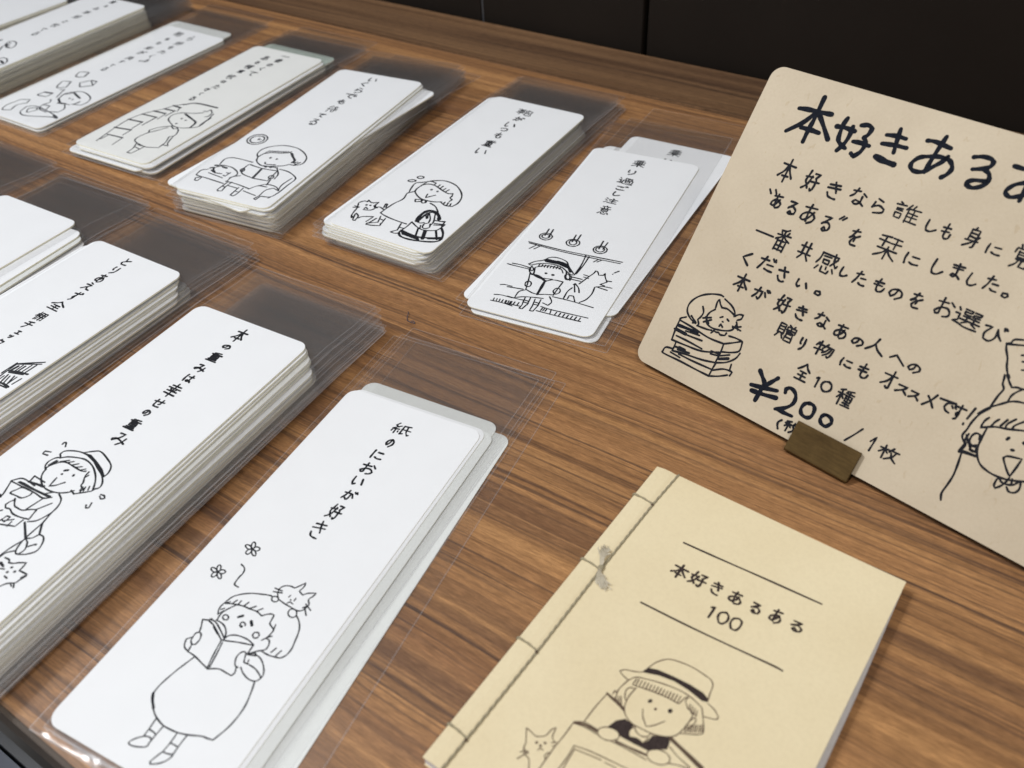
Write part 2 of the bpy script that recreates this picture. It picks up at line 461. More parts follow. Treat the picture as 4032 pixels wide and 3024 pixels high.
# pen strokes in millimetres/20 from each card's top left corner (x right, y down), width in 1/100 mm
INK = {
'A': ('41:421,2038 402,2011 399,1980 405,1950 419,1902 459,1861 515,1828 573,1808 615,1795 640,1792;41:866,1841 895,1858 930,1894 951,1937 964,1982 977,2027 978,2068 969,2093 953,2112 925,2119 888,2126 854,2126 827,2123;42:411,1957 446,1944 491,1932 530,1925 575,1924 622,1920 643,1924 673,1932 691,1912 718,1896 739,1896 745,1925 752,1953 773,1965 800,1978 802,2007 798,2035 780,2065;40:798,2035 819,2018;40:800,1978 789,1944;40:797,2044 820,2046 837,2068 842,2095 834,2112 804,2134 762,2173;42:450,1938 462,1909;42:488,1929 488,1901;42:528,1922 538,1890;42:573,1921 597,1893;41:624,1915 646,1888;42:411,1957 430,1936;42:412,2006 429,1989;41:423,2030 437,2003;41:445,2076 436,2045 439,2011 455,1977 477,1943;41:495,2028 498,2046 482,2052 462,2044 458,2028 473,2019 495,2028;41:596,2044 588,2026 597,2016 615,2018 624,2029;40:744,2044 747,2064 728,2073 708,2061 707,2042 727,2034 744,2044;41:359,2108 375,2132 391,2160 401,2185;41:359,2108 394,2096 408,2080;41:394,2096 453,2112 505,2140 558,2168;41:399,2086 441,2087 485,2106 536,2134 570,2153;41:439,2075 488,2078 527,2095 556,2124 571,2154;40:560,2170 577,2243 593,2302 610,2351;40:576,2179 594,2243 617,2340;40:557,2169 593,2159 656,2139 706,2126 756,2115;40:569,2157 582,2125 618,2105 666,2098 710,2099 755,2111;40:758,2114 759,2143 761,2176;40:390,2230 387,2201 403,2184 423,2192 439,2224 438,2258 419,2267 397,2252 390,2230;40:383,2233 363,2255 378,2287 400,2306 429,2313 424,2290 418,2268;39:428,2315 485,2320 553,2337 614,2351;38:615,2353 641,2337 680,2322 725,2324 769,2325 774,2301 761,2275;38:768,2268 743,2263 719,2225 718,2192 731,2171 749,2173 766,2203 780,2225 814,2225 851,2228 874,2233 910,2248 934,2263;38:783,2260 820,2283 865,2298 899,2298 922,2289 933,2261 931,2238 911,2208 873,2176 838,2160 807,2158;39:769,2176 816,2162;39:795,2201 801,2219;41:456,2120 510,2146;39:768,2169 801,2151 812,2157;39:490,2326 476,2370 458,2428 442,2497 433,2553 436,2603 460,2638 499,2673 546,2703 612,2724 667,2727 730,2722 797,2704 859,2681 903,2675 932,2670 945,2629 961,2570 967,2500 962,2435 943,2367 920,2307 913,2293;36:559,2708 567,2775 570,2821;36:628,2731 626,2783 625,2834;36:570,2777 605,2779 623,2784;35:578,2817 601,2810 619,2815;35:570,2821 542,2846 522,2877 528,2888 558,2888 608,2870 628,2855 625,2831;35:726,2727 730,2776 729,2838;35:785,2714 785,2764 790,2832;35:734,2785 761,2783 779,2785;35:731,2840 762,2837 786,2828;35:729,2838 715,2876 705,2913 717,2921 754,2899 782,2868 793,2835;44:360,1754 362,1801 371,1825 405,1830;75:547,2001 567,1982;74:639,1990 662,2011;74:607,2044 610,2045;68:433,2604 460,2638 500,2672;39:620,1736 675,1734;39:627,1761 683,1746;38:691,1792 668,1770 656,1752 650,1722 666,1696 701,1682 733,1683;39:733,1683 752,1655 773,1621 780,1651 773,1689 810,1703 832,1678 879,1656 873,1685 863,1715 886,1741 883,1770 875,1794 847,1809 796,1806 739,1801 691,1792;38:691,1792 694,1801 692,1810 684,1817 672,1819 661,1817 652,1810 648,1801 650,1791 659,1785 670,1782 681,1785 691,1792;37:856,1824 862,1838 860,1851 850,1860 835,1862 820,1858 808,1848 802,1834 803,1821 814,1812 828,1809 844,1814 856,1824;38:740,1752 742,1738;38:758,1792 769,1778 793,1782;38:787,1760 786,1742;38:761,1763 766,1765;38:866,1747 921,1772;38:874,1769 917,1812;38:866,1777 887,1752;36:882,2106 893,2071;35:921,2112 931,2070;41:269,1508 283,1513 295,1529 299,1546 292,1554 279,1549 267,1533 263,1516 269,1508;41:338,1536 340,1547 330,1558 313,1562 300,1556 298,1544 308,1533 325,1529 338,1536;41:345,1594 333,1596 314,1588 301,1573 299,1562 311,1560 330,1569 343,1583 345,1594;41:281,1604 271,1595 271,1579 278,1566 291,1564 300,1574 301,1591 293,1604 281,1604;41:234,1552 240,1544 258,1542 277,1549 286,1559 280,1568 262,1569 243,1562 234,1552;40:184,1748 197,1753 209,1768 213,1784 207,1792 194,1787 182,1772 178,1756 184,1748;40:252,1773 254,1784 244,1794 228,1798 214,1793 213,1782 223,1771 239,1767 252,1773;39:259,1829 247,1831 229,1823 216,1810 214,1799 225,1797 244,1805 257,1818 259,1829;40:196,1840 187,1830 186,1815 193,1803 205,1801 214,1810 216,1826 208,1839 196,1840;40:150,1790 155,1782 173,1781 192,1787 200,1797 195,1805 177,1806 158,1800 150,1790;40:307,1684 344,1698 361,1725 363,1760',
'50:556,169 538,198 566,208;50:582,191 529,234;50:533,236 581,227;50:555,231 556,276;50:532,245 530,261;50:579,245 581,258;50:656,177 606,186;50:603,185 603,269;50:602,270 623,259;50:599,220 671,218;50:635,186 642,234 665,266 673,256;61:595,340 590,379 576,401 567,384 575,354 595,339 615,355 617,385 599,414;60:541,476 539,515 540,554;60:572,489 610,487;60:568,537 588,545 619,541;59:537,629 601,623;59:566,602 567,687 552,695 540,680 567,657 606,650 633,670 620,690 597,699;59:614,611 637,632;58:553,746 555,791 567,819 580,805;58:615,751 630,798;56:566,897 616,893 612,939 601,952 590,941;56:593,872 583,916 568,950;56:625,894 642,924;56:634,871 645,881;56:649,867 657,881;55:582,1010 577,1040 570,1075 586,1104 599,1121;55:599,1036 592,1085 578,1112 560,1130;55:560,1054 604,1046;55:611,1015 644,1014 624,1047;55:628,1042 631,1068 631,1116 621,1133 615,1120;55:606,1072 653,1070;54:551,1205 624,1194;54:544,1240 631,1222;54:582,1172 595,1216 616,1263;54:556,1275 571,1304 602,1312 622,1312',
''),
'F2': ('55:296,1636 292,1618 310,1616 335,1643;54:287,1725 241,1739 247,1763 291,1757;51:907,1831 936,1827 959,1842 938,1856 914,1844;50:893,1938 911,1957 928,1946 912,1909;54:390,1728 360,1708 366,1674 423,1642 496,1625 587,1632 692,1673 779,1710 833,1751 852,1790 835,1816;54:391,1734 426,1704 488,1678 564,1662 655,1681 741,1730 795,1782 830,1832;54:496,1625 544,1585 596,1560 696,1587 769,1621 802,1675 800,1713;53:393,1855 361,1834 346,1794 362,1749 394,1727;53:377,1838 400,1790 437,1752 471,1741 545,1744 618,1747 652,1735;53:418,1756 467,1719;53:471,1741 505,1711;53:517,1741 551,1711;53:556,1744 595,1718;53:606,1747 635,1721;53:381,1841 388,1799 402,1762;53:373,1816 388,1760;53:390,1848 400,1884 434,1925 496,1961 566,1970 638,1955 692,1924 721,1891;52:676,1729 685,1771 717,1812 728,1840 763,1850 766,1882;51:746,1912 702,1899;52:693,1772 698,1752;51:754,1872 747,1842;51:779,1864 764,1833;51:801,1845 784,1816;51:744,1911 790,1873 828,1839 832,1814;52:521,1868 530,1909 537,1942 570,1918 606,1870;52:266,2030 312,1983 393,1981 447,1987;52:266,2030 296,2089 321,2144 315,2175;52:270,2034 386,2031 499,2028 586,2033 637,2000;52:377,1978 505,1968;52:372,1928 384,1976;52:372,1928 483,1934;52:322,2018 355,2007 466,2011 556,2009;51:352,2105 368,2063 390,2034 478,2028 488,2056 461,2098 409,2103 352,2105;51:654,1958 708,1985 737,2036 745,2096 762,2173;51:432,2130 418,2154 411,2185 437,2204 470,2198 520,2215 586,2212 657,2196 643,2150 635,2117 594,2138 550,2167 506,2168 472,2164 424,2123;49:666,2213 712,2178 734,2124 744,2086;51:593,2029 569,2146;50:679,2034 632,2115;51:573,1995 613,1962;49:762,2173 763,2235 766,2308 779,2369 802,2408 827,2414 879,2387 915,2338 894,2278 859,2246 821,2246 804,2285 768,2309;48:776,2311 806,2325 839,2368 833,2411;47:836,2345 866,2308;48:772,2312 748,2396 737,2472;47:746,2487 754,2443 791,2404;49:514,2314 625,2277 627,2217;49:523,2278 569,2243;49:496,2292 503,2245 532,2241 531,2284 494,2282;49:572,2262 578,2302;50:415,2249 433,2228;47:781,2468 819,2467 835,2483 868,2471 890,2454 935,2430 943,2470 942,2490 1012,2486 999,2521;46:825,2513 789,2503;46:825,2537 854,2527;46:776,2510 833,2519;79:516,1798 534,1785;78:607,1802 605,1796;79:524,1829 526,1829;71:869,2312 869,2308;68:925,2510 927,2509;69:881,2498 883,2497;68:887,2533 889,2533;73:653,2225 761,2303;73:763,2178 818,2242;78:327,2013 478,2011 619,2004;78:381,1981 508,1961;77:303,2148 324,2159;45:938,2622 958,2589 999,2562 1006,2535 1019,2495;45:973,2576 1001,2589;45:995,2566 1019,2589;45:898,2560 925,2564',
'68:588,83 588,237;68:540,125 632,124;68:586,128 570,166 537,204;68:589,127 606,163 633,200;68:566,199 609,197;67:592,296 586,318 569,331 556,321 566,303 594,294 616,303 621,320 596,338;66:622,398 564,408;66:548,421 641,420;66:564,433 564,464 623,465 622,432 566,432;66:566,449 622,449;66:594,405 594,491;66:557,478 628,476;66:545,495 642,494;65:555,562 592,558 575,591 551,619 540,608 561,596 601,601 632,611;65:619,579 612,609 597,632;64:563,687 560,721 564,756;64:583,704 627,701;64:611,685 607,745 593,753 584,747 596,738 616,744 629,755;63:581,801 583,944;63:542,828 623,827;63:528,853 638,853;63:557,862 568,879;63:607,861 597,876;63:537,885 627,884;63:533,913 633,917;62:547,1012 632,1003;62:610,983 609,1027 597,1033;62:567,989 568,1047 583,1059 618,1056;61:590,1110 585,1136 571,1152 562,1139 569,1118 590,1110 608,1120 613,1140 594,1161;60:625,1216 561,1223;60:546,1236 642,1236;60:565,1249 564,1280 623,1282 620,1249 564,1250;60:565,1265 621,1265;60:591,1222 593,1308;60:556,1295 628,1295;60:545,1311 639,1310;58:583,1367 628,1362 608,1407 575,1444 564,1430 592,1416 633,1421 682,1437;58:663,1393 656,1432 634,1464',
'0:489,1623 562,1611 657,1638 739,1667 809,1708 789,1719 713,1680 619,1650 532,1630'),
'F3': ('64:908,1500 904,1573 905,1635;64:918,1510 920,1584 926,1665;64:912,1506 992,1453 1099,1382;64:918,1510 1095,1411;63:948,1603 1074,1563;64:976,1493 977,1567;64:1002,1491 1000,1562;64:1038,1459 1036,1542;64:1071,1441 1067,1548;62:1104,1600 1096,1676;63:1028,1608 1058,1690;63:1056,1607 1058,1690;63:968,1622 994,1711;63:996,1626 1024,1701;63:952,1647 953,1688;62:1014,1730 1095,1725;90:936,1590 1014,1562 1103,1543;90:950,1520 940,1588;88:994,1711 1040,1707 1100,1711',
'68:530,80 544,121;68:587,98 541,123 520,145 536,170 586,164;67:538,219 533,255 545,263;67:584,217 585,263 578,291 548,314;66:521,370 580,361;66:550,350 546,393 550,450;66:572,385 558,422 536,449 518,442 523,416 546,396 571,395 589,413 586,446 562,461;65:538,487 568,498;65:515,519 579,516 511,585;65:536,554 557,554 565,577 602,581;64:534,659 597,652;64:570,632 570,705 561,714 555,702 564,687 571,700 569,733 552,750;64:600,634 603,645;64:609,632 615,645;63:545,802 517,827 472,850;63:545,801 577,824 619,846;63:510,856 582,857;63:500,880 589,882;63:483,909 611,910;63:547,855 547,908;49:503,1002 538,997;49:519,975 519,1074;49:518,1003 499,1031;49:523,1007 534,1024;49:540,979 541,1030 536,1067;49:542,980 565,979 564,1065 559,1063;49:545,1004 563,1003;49:546,1031 561,1029;49:575,981 571,1033 569,1071;49:573,979 596,978 597,1066 588,1062;49:575,1004 594,1004;49:575,1031 595,1027;61:581,1103 528,1114;61:508,1142 594,1136;61:553,1111 551,1156 527,1190;61:554,1236 589,1234;61:571,1235 571,1268;61:548,1270 595,1267;60:541,1306 547,1316;60:558,1303 561,1312;60:578,1302 572,1322 554,1333;60:536,1373 524,1397 504,1411;60:527,1385 577,1387 561,1422 523,1443',
''),
'R1': ('62:274,1758 277,1788 265,1813 242,1833 210,1835 183,1825 163,1802 158,1772 170,1744 195,1726 225,1722 254,1734 274,1758;62:251,1763 252,1779 245,1794 230,1806 211,1808 193,1802 183,1790 180,1772 188,1756 203,1746 222,1743 239,1748 251,1763;61:551,1761 554,1791 541,1818 516,1838 484,1841 454,1830 436,1807 431,1776 445,1748 470,1729 502,1725 531,1736 551,1761;61:523,1766 525,1786 519,1802 506,1814 488,1815 471,1807 460,1791 456,1772 462,1753 476,1743 494,1741 510,1750 523,1766;60:824,1773 826,1804 814,1833 789,1853 756,1857 727,1844 708,1820 704,1787 717,1758 743,1739 775,1734 804,1747 824,1773;60:801,1777 802,1796 795,1815 778,1828 758,1830 739,1822 727,1806 724,1785 733,1766 750,1755 770,1751 788,1760 801,1777;63:194,1652 203,1765;63:236,1646 246,1783;62:470,1652 479,1769;62:511,1632 514,1755;61:742,1654 749,1787;61:788,1662 785,1779;61:105,1915 409,1930 679,1921 1022,1906;61:120,1933 419,1952 689,1947 1011,1934;61:195,1944 158,2016;61:242,1930 201,2007;59:807,1948 782,1997;59:843,1940 811,1986;60:679,1921 699,2079 700,2241;59:714,1937 718,2072 709,2224;59:117,2285 201,2281 292,2292;59:76,2308 124,2312 296,2313;57:695,2280 787,2280;57:703,2314 785,2312;59:258,2242 294,2185 354,2141 394,2076 465,2057 554,2080 601,2138 684,2228;59:256,2239 280,2253 338,2206 435,2170 551,2178 659,2248 700,2245;58:300,2260 295,2310 330,2362 370,2375;58:359,2351 332,2267 382,2227 449,2200 552,2206 596,2255;58:352,2335 374,2383 439,2403 511,2416;58:568,2190 617,2227 647,2309 696,2335 690,2282 661,2266;57:676,2288 682,2319 673,2337 653,2331 635,2305 627,2272 638,2255 657,2260 676,2288;58:329,2296 333,2316 328,2327 315,2323 303,2307 297,2286 304,2276 316,2279 329,2296;57:472,2390 519,2383 547,2377;57:329,2372 363,2480 394,2596;57:333,2380 402,2371 505,2426;57:503,2423 562,2381 648,2377;57:650,2382 647,2474 647,2586;56:394,2596 462,2622 518,2626;55:518,2626 582,2600 645,2583;57:393,2488 407,2516 406,2545 390,2559 368,2550 353,2521 354,2491 370,2477 393,2488;56:667,2486 681,2515 677,2547 659,2565 638,2556 623,2526 628,2493 645,2475 667,2486;56:398,2603 353,2649 355,2741 422,2701 499,2678 588,2660;55:628,2617 673,2677 664,2733 609,2718;55:439,2703 454,2793;55:484,2693 497,2793;55:527,2693 545,2791;55:576,2682 587,2773;55:441,2741 491,2743;55:448,2769 498,2770;55:535,2734 584,2735;54:541,2766 588,2761;54:458,2801 455,2862 481,2860 493,2795;54:545,2791 549,2858 579,2854 587,2773;55:289,2746 390,2749 443,2745;55:651,2607 810,2604 1027,2618;54:314,2842 441,2834;54:616,2770 704,2777 860,2772 1039,2765;54:603,2836 805,2837 1000,2832;54:713,2773 727,2840;56:229,2623 371,2605;56:790,2352 826,2227 850,2152 849,2118 872,2124 900,2169 938,2154 940,2119 961,2172 1003,2238 981,2265 960,2292 1003,2293 988,2308 932,2344 945,2442 930,2537 892,2596;56:747,2379 755,2358 808,2409 838,2468;56:756,2375 800,2475;56:756,2426 740,2490 745,2577 748,2597;55:779,2585 777,2538 812,2532 851,2595;57:775,2210 827,2217;57:788,2242 834,2248;57:997,2222 1035,2216;56:988,2308 1073,2304;56:945,2335 1046,2348;58:1014,2085 1042,2045;58:1005,2111 1008,2106;54:770,2793 767,2836;53:805,2792 803,2835;53:841,2790 839,2833;53:876,2789 874,2832;53:912,2788 909,2831;53:947,2787 944,2830;53:983,2786 980,2828;54:637,2787 635,2819;54:656,2785 654,2816;54:676,2784 674,2815;55:278,2813 279,2848;55:314,2807 314,2842;55:349,2801 350,2836;54:385,2796 385,2830;54:420,2790 420,2825;59:351,2210 353,2244;58:378,2205 379,2239;58:405,2202 407,2236;58:432,2197 434,2231;58:459,2194 461,2228;58:486,2189 488,2222;58:514,2185 515,2219;58:542,2182 543,2215;109:457,2315 460,2316;108:523,2316 525,2317;109:336,2374 410,2377 505,2426;107:499,2434 508,2531 515,2627;111:482,2109 575,2129 650,2214;50:158,2619 195,2604 265,2603;49:173,2767 234,2751 337,2753;49:182,2852 281,2847 386,2856;49:197,2811 201,2841;49:224,2809 228,2839;49:250,2807 254,2837;49:278,2804 282,2834;49:304,2802 308,2832;49:331,2800 335,2830;48:358,2798 362,2828',
'56:597,109 520,122;56:499,144 616,143;56:508,176 612,174;56:536,127 535,197;56:582,123 583,196;56:496,197 622,195;56:559,114 557,247;56:556,198 526,227 500,240;56:559,198 589,221 621,236;70:516,339 514,375 525,383;70:579,339 582,379 562,406 532,426;54:483,508 500,521;54:482,548 509,545 500,568 514,583 476,604;54:482,602 524,607 566,617 635,619;54:545,504 546,543;54:546,508 610,507 610,546;54:576,521 574,542;54:573,521 614,523;54:529,548 523,608;54:529,546 628,548 626,605 615,607;54:553,563 558,592 598,592 601,563 557,566;67:512,683 584,682 554,694;67:516,730 530,743 596,739;67:597,663 602,675;67:611,663 618,672;66:531,791 525,838 538,860 563,859 591,842;52:496,928 513,938;52:490,956 508,963;52:490,1010 518,979;52:561,924 576,934;52:530,949 612,947;52:539,974 603,976;52:524,1008 616,1010;52:570,946 569,1008;51:556,1073 558,1085;51:518,1087 594,1087;51:532,1099 542,1116;51:574,1099 569,1116;51:504,1125 609,1125;51:527,1137 528,1178 584,1176 588,1135 523,1135;51:524,1157 587,1156;51:520,1197 506,1221;51:536,1196 540,1221 576,1224 583,1208;51:556,1189 561,1199;51:596,1195 608,1216',
'0:351,2134 384,2105 485,2102 590,2139 627,2185 506,2152 386,2161'),
'R2': ('70:403,2052 420,1950 488,1897 570,1865 698,1886 808,1960 881,2050 911,2159 894,2238 821,2249 751,2219;70:398,2045 449,1992 530,1988 656,2036 729,2054 769,2034 787,2079 790,2114 825,2132 820,2173;70:560,2001 563,1953;70:602,2017 604,1960;70:644,2033 651,1983;69:682,2045 695,1989;68:795,2239 790,2203;68:834,2237 825,2194;67:867,2234 856,2196;70:403,2052 399,2128 430,2186 526,2247 614,2256 696,2241 756,2211;69:408,2170 373,2215 343,2138 323,2036 375,1991 443,1938 509,1943 510,1974;69:373,2215 364,2238 391,2333 364,2436 352,2530 347,2637;67:351,2638 407,2658 534,2678 685,2685;71:332,1904 332,1921 316,1938 290,1942 272,1934 271,1915 288,1899 313,1894 332,1904;71:298,1995 296,2012 275,2029 246,2036 228,2030 229,2013 251,1996 278,1988 298,1995;69:552,2152 572,2218 634,2135;68:575,2258 502,2286 527,2327 563,2299 582,2269;68:614,2274 621,2295 613,2310 594,2309 576,2293 567,2271 576,2257 594,2257 614,2274;68:618,2254 626,2294;68:672,2280 753,2309 830,2378;66:773,2438 833,2509 861,2579 834,2609 854,2665 888,2672 911,2636 884,2583;66:824,2412 888,2532 900,2592;66:752,2465 800,2526;66:766,2450 806,2514;65:710,2631 715,2719 707,2789;65:710,2631 779,2670 857,2697;64:858,2699 919,2689 1001,2639 1016,2533;66:886,2516 988,2492;65:916,2559 1014,2531;65:924,2583 991,2554;65:940,2508 983,2483 1004,2572;65:818,2642 841,2688;65:789,2615 821,2591;66:387,2685 428,2783;66:451,2695 472,2797;66:407,2726 459,2733;65:428,2783 344,2842 349,2865 411,2850 481,2822 464,2784;65:637,2701 671,2808;65:666,2761 705,2757;64:671,2808 631,2861 682,2862 715,2837;68:66,2622 48,2586 74,2538 114,2535 100,2503 162,2529 219,2491 219,2548 249,2600 231,2644 166,2668;68:66,2622 90,2666 100,2649;67:93,2670 108,2741 128,2799 157,2839 153,2808;66:142,2758 160,2800 187,2855 214,2858 194,2783 145,2748;66:213,2808 236,2770 332,2722 320,2824;66:373,2735 357,2839;67:160,2648 159,2619 191,2638;67:320,2550 293,2480 314,2487 338,2540;67:246,2583 279,2558 335,2577;67:51,2677 91,2653;67:46,2650 84,2645;67:234,2581 266,2582;64:716,2801 757,2842;64:731,2802 772,2842;64:747,2803 788,2844;64:763,2804 805,2845;64:779,2806 820,2846;64:796,2807 837,2847;64:812,2809 853,2849;64:827,2809 868,2849;64:843,2810 884,2850;64:859,2812 900,2852;64:876,2813 916,2853;64:891,2815 932,2855;64:908,2816 948,2856;107:539,2069 538,2066;107:611,2070 611,2066;104:137,2586 140,2586;104:176,2575 178,2576;104:219,2562 251,2590;99:707,2789 713,2835 757,2877 836,2885 923,2872 1041,2835 1108,2793 1119,2740 1082,2662 1020,2596;99:709,2792 883,2816 998,2786 1098,2731;99:828,2695 894,2842;99:999,2656 1088,2771;101:755,2599 752,2465 781,2408 835,2406;101:725,2581 769,2609;151:741,2603 718,2517 720,2434 758,2389 824,2398 880,2435 914,2482;148:911,2701 963,2819;146:1009,2788 1112,2743',
'53:446,166 450,193 485,196 488,168;53:415,176 510,176;53:435,207 430,234 504,232 501,207 433,207;53:418,252 506,255;53:471,195 464,292;53:546,166 516,205;53:535,183 594,184 590,255 571,259;53:529,212 566,216 565,240 526,242;53:527,216 528,279 552,290 604,286 606,265;65:488,382 540,376 536,422 523,436 513,426;65:515,350 507,399 487,436;65:553,375 572,406;65:565,353 572,363;65:577,352 588,364;64:472,504 470,572 490,607 507,587;64:555,522 583,577;64:474,662 519,644 549,654 553,684 526,705 503,707;63:527,754 523,817 523,853 542,871 567,862 571,830;63:493,788 558,788;63:493,820 554,815;62:575,945 507,958;62:490,976 592,972;62:508,994 507,1037 570,1039 572,993 509,992;62:508,1017 571,1014;62:539,956 537,1074;62:503,1054 579,1056;62:488,1074 595,1076;61:502,1147 507,1214 523,1253 535,1229;61:592,1154 619,1222',
''),
'R3': ('71:260,1796 286,1847 284,1904 255,1952 205,1977 148,1974 99,1943 72,1893 74,1835 103,1786 153,1760 211,1764 260,1796;71:236,1818 254,1853 252,1893 231,1926 195,1944 157,1944 123,1922 105,1887 106,1846 127,1813 163,1795 202,1795 236,1818;71:188,1836 190,1873 224,1860;68:434,2186 382,2127 373,2020 442,1932 557,1874 717,1878 855,1946 938,2032 961,2139 901,2191 840,2196;68:434,2186 445,2113 505,2060 607,2031 705,1983 779,2054 841,2108 838,2148 890,2161;68:434,2186 468,2252 536,2303 616,2320 726,2278 805,2238 840,2196;67:575,2250 608,2279 709,2256;68:428,2179 456,2069;67:843,2156 897,2125;67:896,2184 928,2123;67:152,2455 132,2362 151,2315 232,2288 453,2297;67:125,2491 203,2461 318,2464 427,2517 465,2577 432,2646;66:111,2582 55,2623 61,2697 85,2725 205,2734 448,2759;65:134,2743 104,2773 124,2812 159,2811 154,2739;64:525,2774 641,2782;63:731,2800 902,2830;64:453,2711 446,2622 513,2568;64:444,2714 578,2717 763,2747;64:758,2754 808,2667 905,2655;66:807,2313 924,2324 1035,2374 1085,2428 1082,2538 1084,2697;65:1037,2420 1024,2560 1044,2642;63:1054,2656 980,2614 872,2611 808,2667;63:1066,2672 984,2648 934,2706 940,2823 1055,2796 1084,2697;64:472,2722 471,2867 489,2895 528,2883 512,2797 514,2706;64:473,2803 509,2807;64:646,2762 660,2912 698,2919 708,2866 698,2760;63:663,2836 706,2837;63:940,2823 923,2882 951,2892 958,2834;63:1060,2802 1048,2824;66:147,2530 194,2478 270,2502;66:149,2587 219,2617 301,2607;66:159,2640 365,2672;65:339,2626 369,2637 374,2560;66:337,2571 375,2575;67:445,2358 481,2515 663,2565 619,2367 522,2357 445,2358;66:619,2367 703,2363 808,2350 837,2552 663,2565;66:460,2442 476,2462 480,2485 470,2498 452,2494 436,2472 432,2449 441,2436 460,2442;65:839,2452 851,2475 848,2499 832,2510 811,2502 798,2479 801,2456 817,2444 839,2452;67:602,2316 681,2305 767,2300;67:610,2313 650,2336 658,2304 706,2324 715,2292;66:771,2308 858,2406 879,2494;65:850,2520 879,2621;69:459,2058 471,2029;69:487,2049 499,2020;69:515,2040 527,2011;69:543,2031 555,2002;69:573,2024 586,1995;69:602,2015 614,1986;69:630,2006 642,1977;69:658,1997 670,1969;69:688,1990 700,1961;113:571,2155 570,2150;113:651,2154 650,2149;110:110,2554 143,2532 170,2579 213,2609;111:125,2491 155,2485;114:725,1995 783,2052 845,2107 843,2156;110:629,2373 658,2558;111:227,2490 276,2496',
'71:498,101 498,153 514,189 528,170;71:573,108 598,167;70:535,229 471,274 539,328;69:520,387 567,400;69:513,416 506,466;69:507,464 544,437 591,453 584,488 526,512;68:462,571 590,560;68:589,561 530,585 518,622 542,647 578,656;68:572,591 588,606;68:598,586 605,600;67:515,722 508,774 513,806 531,821 561,812 568,787;67:482,752 551,748;67:480,779 550,773;53:502,895 474,930;53:508,929 473,972;53:491,959 492,1040;53:553,893 554,957;53:523,917 581,918;53:515,954 592,954;53:513,986 590,984;53:569,959 571,1026 549,1034;53:534,996 545,1020;65:465,1114 541,1109;65:540,1108 504,1129 497,1156 513,1173 531,1177;64:482,1245 547,1244 504,1289 478,1319;64:481,1309 526,1284 560,1318 555,1357 518,1371 495,1360 509,1339 531,1363',
''),
'R4': ('65:216,2850 154,2539 135,2317 174,2141 243,2026 311,1927 355,1822 450,1727;65:437,2669 461,2838;66:377,2481 385,2623;67:340,2292 354,2460;68:399,2134 398,2344;68:431,2021 446,2161;69:475,1917 470,2058;69:469,1820 501,1905;66:230,2705 225,2800;67:689,2175 567,2104 532,1990 599,1909 713,1872 829,1801;67:689,2175 758,2206 866,2202 965,2155;66:965,2155 1036,2081 1001,1900 959,1773;69:795,1767 845,1761 845,1704 921,1758 947,1844 920,1873;67:733,2218 631,2297 575,2402 614,2446 653,2387 723,2260;66:613,2437 587,2567 610,2647 689,2684 855,2709 997,2656 975,2533 909,2419 945,2366 896,2266 818,2209;64:981,2590 1068,2583 1010,2531 943,2382;64:683,2687 744,2792 756,2888 815,2888 829,2786 834,2704;64:727,2711 785,2713;64:746,2761 814,2772;67:733,2218 813,2258 840,2230;107:207,2686 437,2669;108:142,2529 369,2491;110:128,2311 340,2292;111:174,2141 405,2131;112:238,2022 426,2013;113:311,1927 475,1917;113:348,1815 474,1824;113:449,1744 563,1650 886,1632;110:699,2023 706,2026;110:779,2037 783,2038;109:739,2145 742,2144;111:648,1919 826,1982 929,2030 965,2155;108:1023,2049 1005,1866',
'67:557,127 679,125;53:647,214 625,222 596,223;53:625,220 620,266;53:597,231 607,239;53:647,230 639,237;53:576,246 670,242;53:622,243 602,259 573,266;53:624,246 645,257 671,264;53:594,272 593,315;53:593,270 652,271 652,317;53:595,293 652,291;53:622,272 623,313;53:593,312 653,313;65:610,379 605,422 588,446 577,426 585,397 609,378 634,393 639,426 614,458;65:609,507 570,549 612,594;64:524,671 638,666;64:634,665 580,697 572,735 597,762 619,768;66:367,233 440,227;66:399,212 394,260 403,324;66:426,254 410,292 380,319 362,315 368,284 396,263 426,261 453,284 441,315 418,330;66:380,394 423,392 395,415 379,432;66:381,429 409,417 431,430 429,454 405,462 388,456 399,443 412,458;52:376,522 347,533;52:338,555 389,552;52:363,529 365,629;52:362,556 341,587;52:365,559 386,577;52:439,518 396,526;52:389,540 450,539;52:399,552 396,593 439,591 438,555 397,555;52:397,569 441,571;52:417,527 419,624;52:397,605 440,606;52:390,626 451,626;64:428,687 379,696;64:366,703 440,704;64:379,714 378,740 425,740 424,713 380,712;64:380,726 427,726;64:403,693 403,760;64:375,751 431,749;64:367,762 440,762;51:340,877 392,879;51:369,848 374,960;51:367,882 345,921;51:371,885 390,908;51:415,849 400,887;51:407,871 457,869;51:440,870 426,919 390,962;51:407,892 422,928 453,957;63:384,1033 418,1029;63:402,1021 392,1044 379,1057;63:430,1033 450,1040;63:436,1046 434,1070 416,1079 401,1074 410,1065 431,1069 449,1077;62:411,1171 455,1166;62:435,1148 426,1200 409,1245;62:449,1196 488,1194;62:448,1233 464,1242 488,1241;62:371,1291 416,1285;62:368,1307 421,1298;62:393,1276 402,1298 412,1320;62:375,1326 385,1340 405,1345 418,1344;61:426,1397 395,1428 424,1461;61:389,1532 439,1531 405,1562 387,1578;61:390,1574 425,1559 450,1579 447,1604 417,1618 398,1610 411,1593 429,1611',
''),
